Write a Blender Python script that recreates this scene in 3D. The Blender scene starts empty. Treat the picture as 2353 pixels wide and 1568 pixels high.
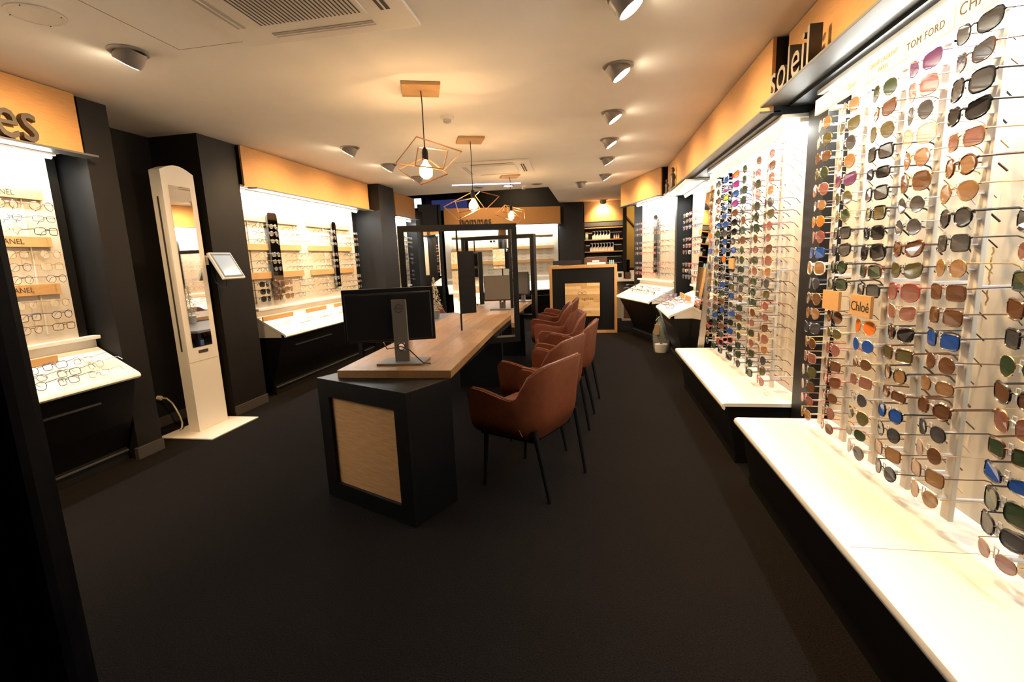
import bpy, bmesh, math, random
from mathutils import Matrix, Vector
R = math.radians
random.seed(7)
S = bpy.context.scene
COL = S.collection
# ------------------------------------------------------------------ camera
FPX, W0, H0, CAMH = 1113.0, 2353, 1568, 1.35
def cam_axes(yaw, pitch, roll):
    cy, sy, cp, sp, cr, sr = math.cos(yaw), math.sin(yaw), math.cos(pitch), math.sin(pitch), math.cos(roll), math.sin(roll)
    f = Vector((-sy*cp, cy*cp, -sp)); r = Vector((cy, sy, 0)); d = f.cross(r)
    return cr*r + sr*d, -sr*r + cr*d, f
CR, CD, CF = cam_axes(R(10.04), R(9.73), R(2.3))
cam = bpy.data.objects.new('camera', bpy.data.cameras.new('camera')); COL.objects.link(cam)
cam.data.sensor_width = 36; cam.data.lens = 36*FPX/W0; cam.data.clip_start = .02
m = Matrix((CR, -CD, -CF)).transposed().to_4x4(); m.translation = (0, 0, CAMH); cam.matrix_world = m
S.camera = cam
def at_y(u, v, y):
    d = CR*(u-W0/2) + CD*(v-H0/2) + CF*FPX
    return Vector((0, 0, CAMH)) + d*(y/d.y)
# ------------------------------------------------------------------ world, exposure
wd = bpy.data.worlds.new('world'); S.world = wd; wd.use_nodes = True
wd.node_tree.nodes['Background'].inputs[0].default_value = (.10, .13, .2, 1)
wd.node_tree.nodes['Background'].inputs[1].default_value = .04
S.view_settings.view_transform = 'Standard'; S.view_settings.look = 'None'
S.view_settings.exposure = 2.0; S.view_settings.gamma = 1.0; S.view_settings.use_curve_mapping = False
S.cycles.use_denoising = True; S.cycles.max_bounces = 8; S.cycles.transparent_max_bounces = 24
S.cycles.caustics_reflective = False; S.cycles.caustics_refractive = False; S.cycles.sample_clamp_indirect = 6
WARM = (1.0, .66, .34); COOL = (.86, .96, 1.0)
P_TUBE, P_SPOT, P_BULB = 4.0, 24.5, 10.0
# ------------------------------------------------------------------ materials
MATS = {}
def mat(name, col=(.5, .5, .5), rough=.5, metal=0, emit=None, es=0, alpha=1, spec=.5, noise=0, nscale=40, bump=0, stretch=(1, 1, 1), coat=0):
    if name in MATS: return MATS[name]
    M = bpy.data.materials.new(name); M.use_nodes = True; nt = M.node_tree; b = nt.nodes['Principled BSDF']
    b.inputs['Base Color'].default_value = (*col, 1); b.inputs['Roughness'].default_value = rough; b.inputs['Metallic'].default_value = metal
    b.inputs['Specular IOR Level'].default_value = spec; b.inputs['Alpha'].default_value = alpha; b.inputs['Coat Weight'].default_value = coat
    if emit: b.inputs['Emission Color'].default_value = (*emit, 1); b.inputs['Emission Strength'].default_value = es
    if noise or bump:
        tc = nt.nodes.new('ShaderNodeTexCoord'); mp = nt.nodes.new('ShaderNodeMapping'); mp.inputs['Scale'].default_value = stretch
        nz = nt.nodes.new('ShaderNodeTexNoise'); nz.inputs['Scale'].default_value = nscale; nz.inputs['Detail'].default_value = 6
        nt.links.new(tc.outputs['Object'], mp.inputs[0]); nt.links.new(mp.outputs[0], nz.inputs[0])
        if noise:
            cr = nt.nodes.new('ShaderNodeValToRGB'); nt.links.new(nz.outputs[0], cr.inputs[0])
            cr.color_ramp.elements[0].position = .3; cr.color_ramp.elements[1].position = .7
            cr.color_ramp.elements[0].color = (*[c*(1-noise) for c in col], 1); cr.color_ramp.elements[1].color = (*[min(1, c*(1+noise)) for c in col], 1)
            nt.links.new(cr.outputs[0], b.inputs['Base Color'])
        if bump:
            bp = nt.nodes.new('ShaderNodeBump'); bp.inputs['Strength'].default_value = bump; bp.inputs['Distance'].default_value = .01
            nt.links.new(nz.outputs[0], bp.inputs['Height']); nt.links.new(bp.outputs[0], b.inputs['Normal'])
    MATS[name] = M; return M
CARPET = mat('black carpet', (.0108, .0084, .0068), .95, spec=.06, noise=.55, nscale=160, bump=.7)
CEIL = mat('ceiling paint', (.78, .74, .68), .9, spec=.2, noise=.02, nscale=4)
BLACK = mat('black wall paint', (.0100, .0084, .0070), .55, spec=.25, noise=.12, nscale=6)
BLACKW = mat('black laminate', (.0050, .0045, .0040), .45, spec=.25, noise=.1, nscale=20)
DKGREY = mat('dark grey metal', (.10, .10, .098), .45, metal=.3)
OAK = mat('light oak veneer', (.47, .24, .084), .5, spec=.3, noise=.13, nscale=9, stretch=(1.2, 1.2, 26))
OAKV = mat('oak label board', (.50, .285, .11), .55, spec=.3, noise=.08, nscale=14, stretch=(1, 1, 20))
OAKP = mat('oak panel with angled grain', (.60, .32, .125), .5, noise=.16, nscale=7, stretch=(1.5, 1.5, 22), bump=.1)
STAVES = [mat('oak stave %d' % i, c, .42, spec=.45, noise=.16, nscale=10, stretch=(14, 1.3, 14)) for i, c in enumerate([(.33, .172, .062), (.37, .198, .074), (.30, .152, .052), (.345, .182, .066), (.39, .216, .084)])]
PLAQ = [mat('plaque stave %d' % i, c, .45, noise=.12, nscale=10, stretch=(1.5, 14, 14)) for i, c in enumerate([(.62, .36, .13), (.68, .42, .17), (.56, .31, .11), (.74, .5, .24)])]
CREAM = mat('cream display panel', (.52, .455, .355), .5, noise=.03, nscale=5)
WHITE = mat('white gloss lacquer', (.86, .82, .74), .3, spec=.5)
WHITEM = mat('white metal', (.82, .76, .66), .4)
STRIP = mat('cream header board', (.76, .71, .58), .45, noise=.05, nscale=30)
ROD = mat('pale display post', (.58, .53, .45), .4)
CLIP = mat('grey acrylic clip', (.62, .63, .66), .3)
MIRROR = mat('mirror glass', (.9, .9, .88), .02, metal=1)
SILVER = mat('brushed silver', (.62, .58, .52), .35, metal=.9)
LEATHER = mat('cognac leather', (.165, .042, .0145), .42, spec=.45, noise=.12, nscale=30, bump=.12)
PIPING = mat('leather piping', (.21, .062, .024), .45)
LEGM = mat('black steel', (.012, .012, .012), .4, metal=.4)
COPPER = mat('copper wire', (.50, .27, .14), .35, metal=.8)
MON = mat('monitor plastic', (.014, .014, .015), .35)
MONG = mat('monitor grey plastic', (.17, .15, .125), .45)
SCREEN = mat('grey monitor screen', (.10, .095, .085), .3)
TABSCR = mat('tablet screen', (.2, .24, .27), .15, emit=(.62, .74, .8), es=.12, coat=.5)
TUBE = mat('fluorescent tube', (.9, .95, 1), .4, emit=(.9, .97, 1), es=14)
LAMPF = mat('spotlight lens', (1, .9, .75), .4, emit=(1, .84, .6), es=22)
BULBG = mat('bulb glass', (1, .8, .5), .05, alpha=.16)
BULBF = mat('glowing filament', (1, .7, .4), .4, emit=(1, .62, .26), es=55)
RINGM = mat('grey lamp housing', (.30, .28, .26), .4, metal=.3)
GLASS = mat('clear glass', (.8, .9, .88), .03, alpha=.12)
INK = mat('dark lettering', (.03, .026, .022), .5)
INKF = mat('faint lettering', (.36, .24, .12), .6)
INKD = mat('dark brown sign face', (.055, .04, .028), .5)
INKG = mat('grey sign face', (.24, .21, .17), .4, metal=.3)
VENT = mat('air vent dark', (.05, .04, .035), .8)
ACW = mat('air conditioner plastic', (.72, .66, .58), .6)
MUST = mat('mustard painted wall', (.42, .27, .07), .8, noise=.08, nscale=3)
BLUEW = mat('lit evening window', (.3, .4, .8), .4, emit=(.42, .62, 1.0), es=.9)
NIGHT = mat('dark blue window', (.01, .012, .04), .2, emit=(.05, .07, .25), es=.12)
LEDB = mat('blue white led line', (.7, .75, 1), .4, emit=(.42, .45, 1), es=2.6)
GREYTOP = mat('slate grey desk top', (.16, .155, .16), .45)
POTM = mat('silver pot', (.45, .42, .36), .35, metal=.6)
TREEM = mat('silver tinsel', (.62, .56, .38), .4, metal=.35, noise=.3, nscale=90)
LEAF = mat('dark green leaf', (.025, .07, .025), .5)
WRAP = mat('clear wrapping film', (.8, .8, .75), .15, alpha=.22)
BROWNC = mat('brown card', (.09, .035, .016), .6)
BOXB = mat('blue print', (.03, .09, .28), .5)
BOXW = mat('white card', (.8, .76, .7), .55)
GREEN = mat('green print', (.2, .4, .2), .5)
CABLEW = mat('white cable', (.7, .62, .5), .5)
RIMS = {n: mat('rim ' + n, c, .25, metal=mt, coat=.3) for n, c, mt in [('black', (.01, .01, .011), 0), ('tortoise', (.10, .035, .012), 0), ('gold', (.62, .42, .18), .85), ('silver', (.5, .5, .5), .85), ('red', (.35, .03, .03), 0), ('navy', (.02, .03, .10), 0), ('beige', (.55, .36, .24), 0), ('brown', (.12, .05, .03), 0), ('white', (.75, .72, .66), 0), ('purple', (.12, .05, .16), 0)]}
def lens_mat(n, c, a):
    M = mat('lens ' + n, c, .05, alpha=1, spec=.45, coat=.15); nt = M.node_tree
    tc = nt.nodes.new('ShaderNodeTexCoord'); sp = nt.nodes.new('ShaderNodeSeparateXYZ'); mr = nt.nodes.new('ShaderNodeMapRange')
    mr.inputs[1].default_value = -.024; mr.inputs[2].default_value = .012; mr.inputs[3].default_value = a-.14; mr.inputs[4].default_value = min(.985, a+.1)
    nt.links.new(tc.outputs['Object'], sp.inputs[0]); nt.links.new(sp.outputs[2], mr.inputs[0]); nt.links.new(mr.outputs[0], nt.nodes['Principled BSDF'].inputs['Alpha'])
    return M
LENS = {n: lens_mat(n, c, a) for n, c, a in [('black', (.012, .012, .014), .9), ('grey', (.06, .06, .068), .82), ('brown', (.13, .06, .028), .82), ('amber', (.30, .16, .06), .72), ('rose', (.25, .10, .08), .72), ('green', (.035, .06, .03), .85), ('olive', (.10, .09, .035), .8), ('blue', (.02, .08, .38), .9), ('purple', (.12, .03, .13), .8), ('orange', (.65, .16, .02), .9), ('violet', (.22, .03, .24), .9), ('lime', (.25, .45, .03), .9), ('clear', (.5, .4, .3), .5), ('mint', (.10, .18, .12), .8)]}
CLEARL = mat('clear demo lens', (.9, .92, .9), .05, alpha=.1, spec=.5)
# ------------------------------------------------------------------ mesh helpers
class MB:
    def __init__(s): s.bm = bmesh.new()
    def box(s, x0, y0, z0, x1, y1, z1, bev=0):
        vs = [s.bm.verts.new(p) for p in ((x0, y0, z0), (x1, y0, z0), (x1, y1, z0), (x0, y1, z0), (x0, y0, z1), (x1, y0, z1), (x1, y1, z1), (x0, y1, z1))]
        fs = [s.bm.faces.new([vs[i] for i in f]) for f in ((3, 2, 1, 0), (4, 5, 6, 7), (0, 1, 5, 4), (1, 2, 6, 5), (2, 3, 7, 6), (3, 0, 4, 7))]
        if bev:
            es = list({e for f in fs for e in f.edges})
            bmesh.ops.bevel(s.bm, geom=es, offset=bev, segments=2, affect='EDGES', profile=.6)
        return s
    def prism(s, pts, a, b, axis='x'):
        """closed polygon pts (two coordinates) extruded along axis from a to b"""
        def P(p, t): return {'x': (t, p[0], p[1]), 'y': (p[0], t, p[1]), 'z': (p[0], p[1], t)}[axis]
        v0 = [s.bm.verts.new(P(p, a)) for p in pts]; v1 = [s.bm.verts.new(P(p, b)) for p in pts]; n = len(pts)
        s.bm.faces.new(v0[::-1]); s.bm.faces.new(v1)
        for i in range(n): s.bm.faces.new((v0[i], v0[(i+1) % n], v1[(i+1) % n], v1[i]))
        return s
    def tube(s, pts, r, n=6, closed=False, cap=True, r2=None):
        pts = [Vector(p) for p in pts]; N = len(pts); rings = []
        for i, p in enumerate(pts):
            if closed: t = (pts[(i+1) % N] - pts[i-1]).normalized()
            else: t = (pts[min(i+1, N-1)] - pts[max(i-1, 0)]).normalized()
            up = Vector((0, 0, 1)) if abs(t.z) < .9 else Vector((1, 0, 0))
            a = t.cross(up).normalized(); b = a.cross(t)
            rr = r if r2 is None else r + (r2-r)*i/max(1, N-1)
            rings.append([s.bm.verts.new(p + (a*math.cos(2*math.pi*k/n) + b*math.sin(2*math.pi*k/n))*rr) for k in range(n)])
        for i in range(N if closed else N-1):
            A, B = rings[i], rings[(i+1) % N]
            for k in range(n): s.bm.faces.new((A[k], A[(k+1) % n], B[(k+1) % n], B[k]))
        if cap and not closed: s.bm.faces.new(rings[0][::-1]); s.bm.faces.new(rings[-1])
        return s
    def lathe(s, prof, n=20, c=(0, 0, 0)):
        rings = []
        for r, z in prof:
            rings.append([s.bm.verts.new((c[0]+r*math.cos(2*math.pi*k/n), c[1]+r*math.sin(2*math.pi*k/n), c[2]+z)) for k in range(n)])
        for A, B in zip(rings, rings[1:]):
            for k in range(n): s.bm.faces.new((A[k], A[(k+1) % n], B[(k+1) % n], B[k]))
        s.bm.faces.new(rings[0][::-1]); s.bm.faces.new(rings[-1])
        return s
    def ball(s, c, r, sub=1):
        g = bmesh.ops.create_icosphere(s.bm, subdivisions=sub, radius=r); bmesh.ops.translate(s.bm, verts=g['verts'], vec=c); return s
    def xf(s, M): bmesh.ops.transform(s.bm, matrix=M, verts=s.bm.verts); return s
    def mesh(s, name, mt, smooth=None):
        bmesh.ops.recalc_face_normals(s.bm, faces=s.bm.faces)
        me = bpy.data.meshes.new(name); s.bm.to_mesh(me); s.bm.free()
        for x in (mt if isinstance(mt, (list, tuple)) else [mt]): me.materials.append(x)
        if smooth is not None:
            me.polygons.foreach_set('use_smooth', [True]*len(me.polygons)); me.set_sharp_from_angle(angle=R(smooth))
        return me
    def build(s, name, mt, parent=None, smooth=None): return link(name, s.mesh(name, mt, smooth), parent)
def link(name, me, parent=None, loc=None, rot=None):
    o = bpy.data.objects.new(name, me); COL.objects.link(o)
    if parent: o.parent = parent
    if loc is not None: o.location = loc
    if rot is not None: o.rotation_euler = rot
    return o
def tag(o, label, cat, group=None):
    o['label'] = label; o['category'] = cat
    if group: o['group'] = group
    return o
def thing(name, label, cat, loc=(0, 0, 0), rz=0, group=None):
    o = link(name, None, None, loc, (0, 0, rz)); o.empty_display_size = .05
    return tag(o, label, cat, group)
def struct(o): o['kind'] = 'structure'; return o
def copy_tree(o, parent=None):
    c = o.copy(); COL.objects.link(c); c.parent = parent
    for ch in [k for k in o.children]: copy_tree(ch, c)
    return c
def text_mesh(txt, size, depth, mt, align='LEFT', bev=0, off=0, spacing=1.0):
    cu = bpy.data.curves.new('t', 'FONT'); cu.body = txt; cu.size = size; cu.extrude = depth/2; cu.align_x = align; cu.bevel_depth = bev
    cu.offset = off; cu.space_character = spacing; cu.resolution_u = 3
    o = bpy.data.objects.new('t', cu); COL.objects.link(o); dg = bpy.context.evaluated_depsgraph_get()
    me = bpy.data.meshes.new_from_object(o.evaluated_get(dg)); bpy.data.objects.remove(o)
    me.materials.clear()
    for x in (mt if isinstance(mt, (list, tuple)) else [mt]): me.materials.append(x)
    if isinstance(mt, (list, tuple)):
        for p in me.polygons: p.material_index = 0 if p.normal.z > .9 else 1
    return me
def lettering(txt, size, depth, mt, parent, loc, rz=0, align='CENTER', tilt=0, **k):
    """upright text that a viewer looking along the parent's +Y can read"""
    return link('lettering', text_mesh(txt, size, depth, mt, align, **k), parent, loc, (R(90)-tilt, 0, rz))
def lamp(kind, name, loc, energy, color, rot=None, parent=None, **k):
    l = bpy.data.lights.new(name, kind); l.energy = energy; l.color = color
    for a, v in k.items(): setattr(l, a, v)
    o = link(name, l, parent, loc, rot); return o
ORD = ['zeroth', 'first', 'second', 'third', 'fourth', 'fifth', 'sixth', 'seventh', 'eighth', 'ninth', 'tenth', 'eleventh', 'twelfth', 'thirteenth', 'fourteenth', 'fifteenth', 'sixteenth', 'seventeenth', 'eighteenth', 'nineteenth', 'twentieth', 'twenty-first', 'twenty-second', 'twenty-third', 'twenty-fourth']
CEILZ = 2.5
# ------------------------------------------------------------------ room shell
struct(MB().box(-4.3, -1.4, -.1, 2.0, 13.2, 0).build('floor', CARPET))
cl = MB().box(-4.1, .3, CEILZ, 1.8, 8.45, CEILZ+.12); cl.box(-.75, 8.45, CEILZ, 1.8, 12.9, CEILZ+.12)
cl.box(-4.1, 8.45, 3.15, -.75, 12.9, 3.25); cl.box(-.77, 8.45, CEILZ, -.75, 12.9, 3.15); cl.box(-4.1, 8.43, CEILZ, -.75, 8.45, 3.15)
ceiling = struct(cl.build('ceiling', CEIL))
wl = struct(MB().box(-4.05, .3, 0, -3.8, 13, 3.2).build('wall_left', BLACK))
for y0, y1, x1 in ((2.86, 3.06, -3.325), (3.84, 4.29, -3.325), (6.95, 7.5, -3.13)):
    MB().box(-3.8, y0, 0, x1, y1, CEILZ).build('pillar', BLACK, wl)
wr = struct(MB().box(1.46, .3, 0, 1.7, 8.0, 2.5).build('wall_right', BLACK))
MB().box(1.17, 2.855, 0, 1.46, 3.095, 2.08, .004).build('pilaster', BLACKW, wr)
MB().box(1.085, 6.98, 0, 1.46, 7.14, 2.08, .004).build('pilaster', BLACKW, wr)
wb = MB().box(-4.05, 12.6, 0, 1.7, 12.8, 3.2)
struct(wb.build('wall_back', MUST))
wf = MB().box(-4.05, .3, 0, -.98, .5, 2.5); wf.box(.62, .3, 0, 1.7, .5, 2.5); wf.box(-.98, .3, 2.3, .62, .5, 2.5)
struct(wf.build('wall_front', BLACK))
struct(MB().box(-3.325, 3.84, 0, -3.31, 4.29, .085).build('baseboard_left', mat('grey baseboard', (.06, .05, .042), .6)))
struct(MB().box(-3.34, 2.84, 0, -3.31, 3.06, .085).build('baseboard_pillar', MATS['grey baseboard']))
struct(MB().box(-3.8, 3.06, 0, -3.785, 3.84, .085).build('baseboard_alcove', MATS['grey baseboard']))
# doorway post close to the camera
dr = struct(link('door_1', None, None, (-.99, .40, 0)))
DF = mat('black door frame paint', (.0035, .0035, .005), .4, spec=.08, noise=.3, nscale=25)
MB().box(0, 0, 0, .20, .10, 2.3, .008).build('jamb', DF, dr)
MB().box(.20, .055, 0, .23, .085, 2.3, .006).build('door_stop', DF, dr)
MB().box(.23, .06, 0, .274, .10, 2.3, .012).build('door_edge', DF, dr)
MB().box(.198, -.004, 0, .206, .004, 2.3).build('seal_strip', mat('grey seal', (.07, .065, .06), .5), dr)
# ------------------------------------------------------------------ glasses library (front faces local -Y, temples run to +Y)
def outline(kind, n=16):
    a, b, ex = {'round': (.0245, .0235, 2), 'oval': (.0255, .020, 2.2), 'square': (.0275, .0215, 4), 'rect': (.027, .0165, 3.6), 'cat': (.029, .022, 2.6), 'big': (.031, .027, 2.7), 'pilot': (.028, .025, 2.3), 'wrap': (.034, .019, 3)}[kind]
    pts = []
    for k in range(n):
        t = 2*math.pi*k/n; c, s_ = math.cos(t), math.sin(t)
        x = a*math.copysign(abs(c)**(2/ex), c); z = b*math.copysign(abs(s_)**(2/ex), s_)
        if kind == 'cat': z += .007*max(0, x/a)*(.4+max(0, z/b)); x += .003*max(0, z/b)*max(0, x/a)
        if kind == 'pilot' and z < 0: x = x*(1 + .28*z/b) + .003*z/b*-1
        if kind == 'wrap': z += .006*(x/a) if z > 0 else 0
        pts.append((x, z))
    return pts, a, b
def wrapy(x): return 2.6*x*x
GM = {}
def glasses_meshes(kind, thick):
    key = (kind, thick)
    if key in GM: return GM[key]
    pts, a, b = outline(kind); g = .0085 if thick < .002 else .010
    fr = MB(); le = []
    for s in (-1, 1):
        L3 = [(s*(g + a + p[0]), wrapy(g+a+p[0]), p[1]) for p in pts]
        fr.tube(L3, thick, 4, closed=True)
        l = MB(); th = .0012
        f = [l.bm.verts.new((x, y-th, z)) for x, y, z in L3]; k = [l.bm.verts.new((x, y+th, z)) for x, y, z in L3]
        l.bm.faces.new(f); l.bm.faces.new(k[::-1])
        for i in range(len(f)): l.bm.faces.new((f[i], f[(i+1) % len(f)], k[(i+1) % len(f)], k[i]))
        le.append(l.mesh('lens', LENS['grey']))
    zb = b*.35
    fr.tube([(-g*1.25, wrapy(g), zb), (0, -.001, zb+.004), (g*1.25, wrapy(g), zb)], max(thick, .0013), 4)
    xo = g + 2*a; te = []
    for s in (-1, 1):
        fr.tube([(s*(xo-.002), wrapy(xo), b*.55), (s*(xo+.004), wrapy(xo)+.002, b*.6)], max(thick, .0016)*1.15, 4)
        y0 = wrapy(xo)
        t = MB().tube([(s*(xo+.004), y0+.001, b*.6), (s*(xo+.005), y0+.05, b*.6), (s*(xo+.003), y0+.095, b*.58), (s*(xo-.001), y0+.115, b*.6-.008), (s*(xo-.004), y0+.135, b*.6-.030)], max(thick*.95, .0017), 4)
        te.append(t.mesh('temple', RIMS['black']))
    GM[key] = (fr.mesh('frame', RIMS['black'], 60), le, te, xo*2)
    return GM[key]
def setmat(o, M):
    o.material_slots[0].link = 'OBJECT'; o.material_slots[0].material = M
def glasses(name, loc, rz, kind, rim, lens, label, group, cat, thick=.0024, rx=0, full=True, ry=0, sc=1.0):
    fr, le, te, w = glasses_meshes(kind, thick)
    o = link(name, None, None, loc, (rx, ry, rz)); o.empty_display_size = .02; tag(o, label, cat, group); o.scale = (sc,)*3
    setmat(link('frame', fr, o), RIMS[rim])
    if lens:
        for l in le: setmat(link('lens', l, o), LENS[lens] if lens in LENS else CLEARL)
    if full:
        for t in te: setmat(link('temple', t, o), RIMS[rim])
    return o
NEUT = {'pilot': 'aviator', 'big': 'oversized', 'cat': 'cat-eye', 'wrap': 'sporty', 'rect': 'narrow', 'square': 'square', 'round': 'round', 'oval': 'oval'}
# ------------------------------------------------------------------ eyeglass display unit; local X along the wall, Y into it, viewer looks along +Y
ZF = 2.125
def eyewear_unit(name, label, loc, rz, L, px=(0, None), sh=(0, None), text=None, tx=0, ext=.05, depth=.22, lampP=1.0, zt=CEILZ, lipx=None, cab=True, fz=ZF, head=True, yfr=-.10, ts=.25):
    """px: panel span, sh: shelf span"""
    u = thing(name, label, 'display unit', (*loc, 0), rz)
    p0, p1 = px[0], px[1] if px[1] is not None else L
    s0, s1 = sh[0], sh[1] if sh[1] is not None else L
    if head: fa = MB().box(0, 0, fz, L, .02, zt-.004, .002).build('fascia', OAK, u)
    if text: lettering(text, ts, .03, [INKD, INK], fa, (tx, -.022, fz+.010), align='RIGHT', spacing=1.0).scale = (.78, 1, 1)
    if head: MB().box(0, .021, fz+.02, L, depth+.2, zt-.005).build('header_box', BLACKW, u)
    l0, l1 = lipx or (-ext, L+ext)
    if head: MB().box(l0, -.055, fz-.014, l1, .05, fz-.001, .002).build('lip', DKGREY, u)
    MB().box(p0, .051, fz-.004, p1, depth+.02, fz+.018).build('soffit', WHITE, u)
    MB().box(p0, depth, .93, p1, depth+.02, fz-.006).build('back_panel', CREAM, u)
    MB().box(0, depth+.021, .02, L, depth+.235, fz+.018).build('carcass', BLACKW, u)
    tb = MB(); tb.tube([(p0+.04, depth-.1, fz-.03), (p1-.04, depth-.1, fz-.03)], .011, 8); tb.build('lamp_tube', TUBE, u)
    MB().box(p0+.02, depth-.118, fz-.019, p1-.02, depth-.082, fz-.005).build('lamp_holder', WHITEM, u)
    lamp('AREA', 'strip_light', ((p0+p1)/2, depth-.13, fz-.05), P_TUBE*lampP*(p1-p0), COOL, (R(12), 0, 0), u, shape='RECTANGLE', size=(p1-p0)*.97, size_y=.03)
    if cab:
        MB().box(s0, depth-.045, .905, s1, depth+.02, .93, .004).build('ledge', WHITE, u)
        MB().box(s0, depth+.002, .80, s1, depth+.02, .904).build('upstand', WHITE, u)
        yb, zb, yf, zf = depth, .845, yfr, .665
        MB().prism([(yb, zb), (yf+.015, zf), (yf, zf-.012), (yf-.004, zf-.03), (yf+.006, zf-.042), (yf+.018, zf-.034), (yf+.02, zf-.022), (yb, zb-.022)], s0, s1).build('shelf', WHITE, u, 40)
        for xa, xb in ((s0+.002, s0+.016), (s1-.016, s1-.002)):
            MB().prism([(yf+.06, zf-.002), (depth, .82), (depth, .625), (yf+.06, .625)], xa, xb).build('shelf_end', WHITEM, u)
        MB().prism([(yf+.05, .622), (depth+.2, .622), (depth+.2, .10), (.12, .10), (.04, .30)], s0, s1).build('cabinet', BLACKW, u)
        MB().box(s0+.02, .10, 0, s1-.02, depth+.2, .10).build('plinth', BLACK, u)
        MB().box(s0+.02, .088, .078, s1-.02, .0995, .088).build('plinth_edge', DKGREY, u)
        nd = max(1, int((s1-s0)/.9)); w = (s1-s0-.1)/nd
        for k in range(nd):
            d = MB().prism([(-.046, .60), (.036, .32), (.040, .32), (-.042, .60)], s0+.05+k*w+.02, s0+.05+(k+1)*w-.02).build('drawer', BLACKW, u)
            MB().box(s0+.05+k*w+.2, -.035, .50, s0+.05+(k+1)*w-.2, -.022, .512).build('handle', DKGREY, d)
    M = Matrix.Translation((*loc, 0)) @ Matrix.Rotation(rz, 4, 'Z')
    return u, M, depth
def label_boards(u, spans, zs, depth, txts=None):
    n = 0
    for z0, z1 in zs:
        for a, b in spans:
            lb = MB().box(a, depth-.028, z0, b, depth-.001, z1, .002).build('label_board', OAKV, u)
            if txts:
                for k, t in enumerate(txts): lettering(t, .045, .001, INKF if t.islower() else INK, lb, (a+(b-a)*(k+.5)/len(txts), depth-.0285, (z0+z1)/2-.014))
ZL = ((1.83, 1.89), (1.535, 1.60), (1.235, 1.305))
ZR = ((1.775, 1.70, 1.625), (1.485, 1.41, 1.335), (1.185, 1.11, 1.035))
EK = ['rect', 'round', 'square', 'oval', 'rect', 'pilot', 'square', 'round']
ERIM = ['black', 'black', 'brown', 'tortoise', 'black', 'gold', 'navy', 'silver']
NEYE = [0]
def eye_rows(M, rz, xs, where, frm, zr=ZR, depth=.22, skip=None, rims=ERIM, thick=None, group='eyeglasses on the display walls', full=True):
    r = 0
    for blk in zr:
        for z in blk:
            r += 1
            for i, x in enumerate(xs):
                if skip and skip(x, r): continue
                k = random.choice(EK); rim = random.choice(rims)
                th = thick or (.0012 if rim in ('gold', 'silver') else random.choice((.0015, .002, .0022)))
                glasses('eyeglasses', M @ Vector((x+random.uniform(-.006, .006), depth-.16, z)), rz, k, rim, 'demo', '%s %s eyeglasses, %s from %s in %s row, %s' % (rim, NEUT[k], ORD[i+1], frm, ORD[r], where), group, 'eyeglasses', th, full=full)
                NEYE[0] += 1
def rods(u, xs, depth, z0=.98, z1=1.95):
    for x in xs: MB().box(x-.003, depth-.012, z0, x+.003, depth-.001, z1).build('display_rod', ROD, u)
def slope_pt(x, t, yf=-.10):  # t 0 = back, 1 = front of the sloping shelf
    return (x, .22 + (yf-.22)*t, .845 + (.665-.845)*t)
def slope_glasses(M, rz, spots, where, frm, rims=ERIM, group='eyeglasses standing on sloping shelves', lens='demo', yf=-.10, th=.002):
    for i, (x, t, a) in enumerate(spots):
        k = random.choice(EK); rim = random.choice(rims); b = outline(k)[2]
        p = slope_pt(x, t, yf)
        glasses('eyeglasses', M @ Vector((p[0], p[1], p[2]+b*.85+.006)), rz+math.pi+a, k, rim, lens, '%s %s eyeglasses lying %s along the sloping shelf of %s' % (rim, NEUT[k], ORD[i+1], where), group, 'eyeglasses', th, rx=R(16)); NEYE[0] += 1
def strip_mirror(u, name, x, w, z0, z1, depth, M, rz, label, mf=None):
    o = thing(name, label, 'mirror', M @ Vector((x, depth-.05, z0)), rz)
    pts = [(0, 0), (w, 0), (w, z1-z0-.03), (w-.02, z1-z0), (.02, z1-z0), (0, z1-z0-.03)]
    MB().prism(pts, .0, .018, 'y').build('backing', DKGREY, o)
    MB().prism([(min(max(a, .003), w-.003), min(max(b, .003), z1-z0-.003)) for a, b in pts], -.003, -.0005, 'y').build('mirror_face', mf or mat('smoked mirror', (.55, .52, .48), .04, metal=1), o)
    for dz in (.1, z1-z0-.1): MB().tube([(w/2, .018, dz), (w/2, .05, dz)], .008, 6).build('wall_peg', CLIP, o)
    return o
# left unit one (only its far end shows)
X_L = -3.28
L1y0 = .9
u1, M1, d1 = eyewear_unit('eyewear_display', 'lit women frames wall beside the kiosk, oak fascia lettered at its end', (X_L, L1y0), R(90), 2.81-L1y0, px=(0, 2.735-L1y0), sh=(0, 2.845-L1y0), text='femmes', tx=2.54-L1y0, ts=.34)
label_boards(u1, [(0.78, 2.66-L1y0)], ZL, d1, ['CHANEL', 'CHANEL'])
xs1 = [2.545-L1y0-.185*k for k in range(4)]
rods(u1, [x for x in xs1], d1)
eye_rows(M1, R(90), xs1, 'doorway wall', 'far edge')
lb = MB().box(1.1, .14, .815, 1.62, .155, .86); lb.xf(Matrix.Translation((0, 0, -.012))).build('label_board', OAKV, u1)
slope_glasses(M1, R(90), [(1.72, .42, .1), (1.55, .42, -.1), (1.38, .45, .05), (1.74, .64, .2), (1.56, .68, -.05), (1.38, .66, .1), (1.69, .88, -.1), (1.5, .88, .12), (1.31, .88, 0)], 'the wall nearest the doorway', '')
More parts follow.
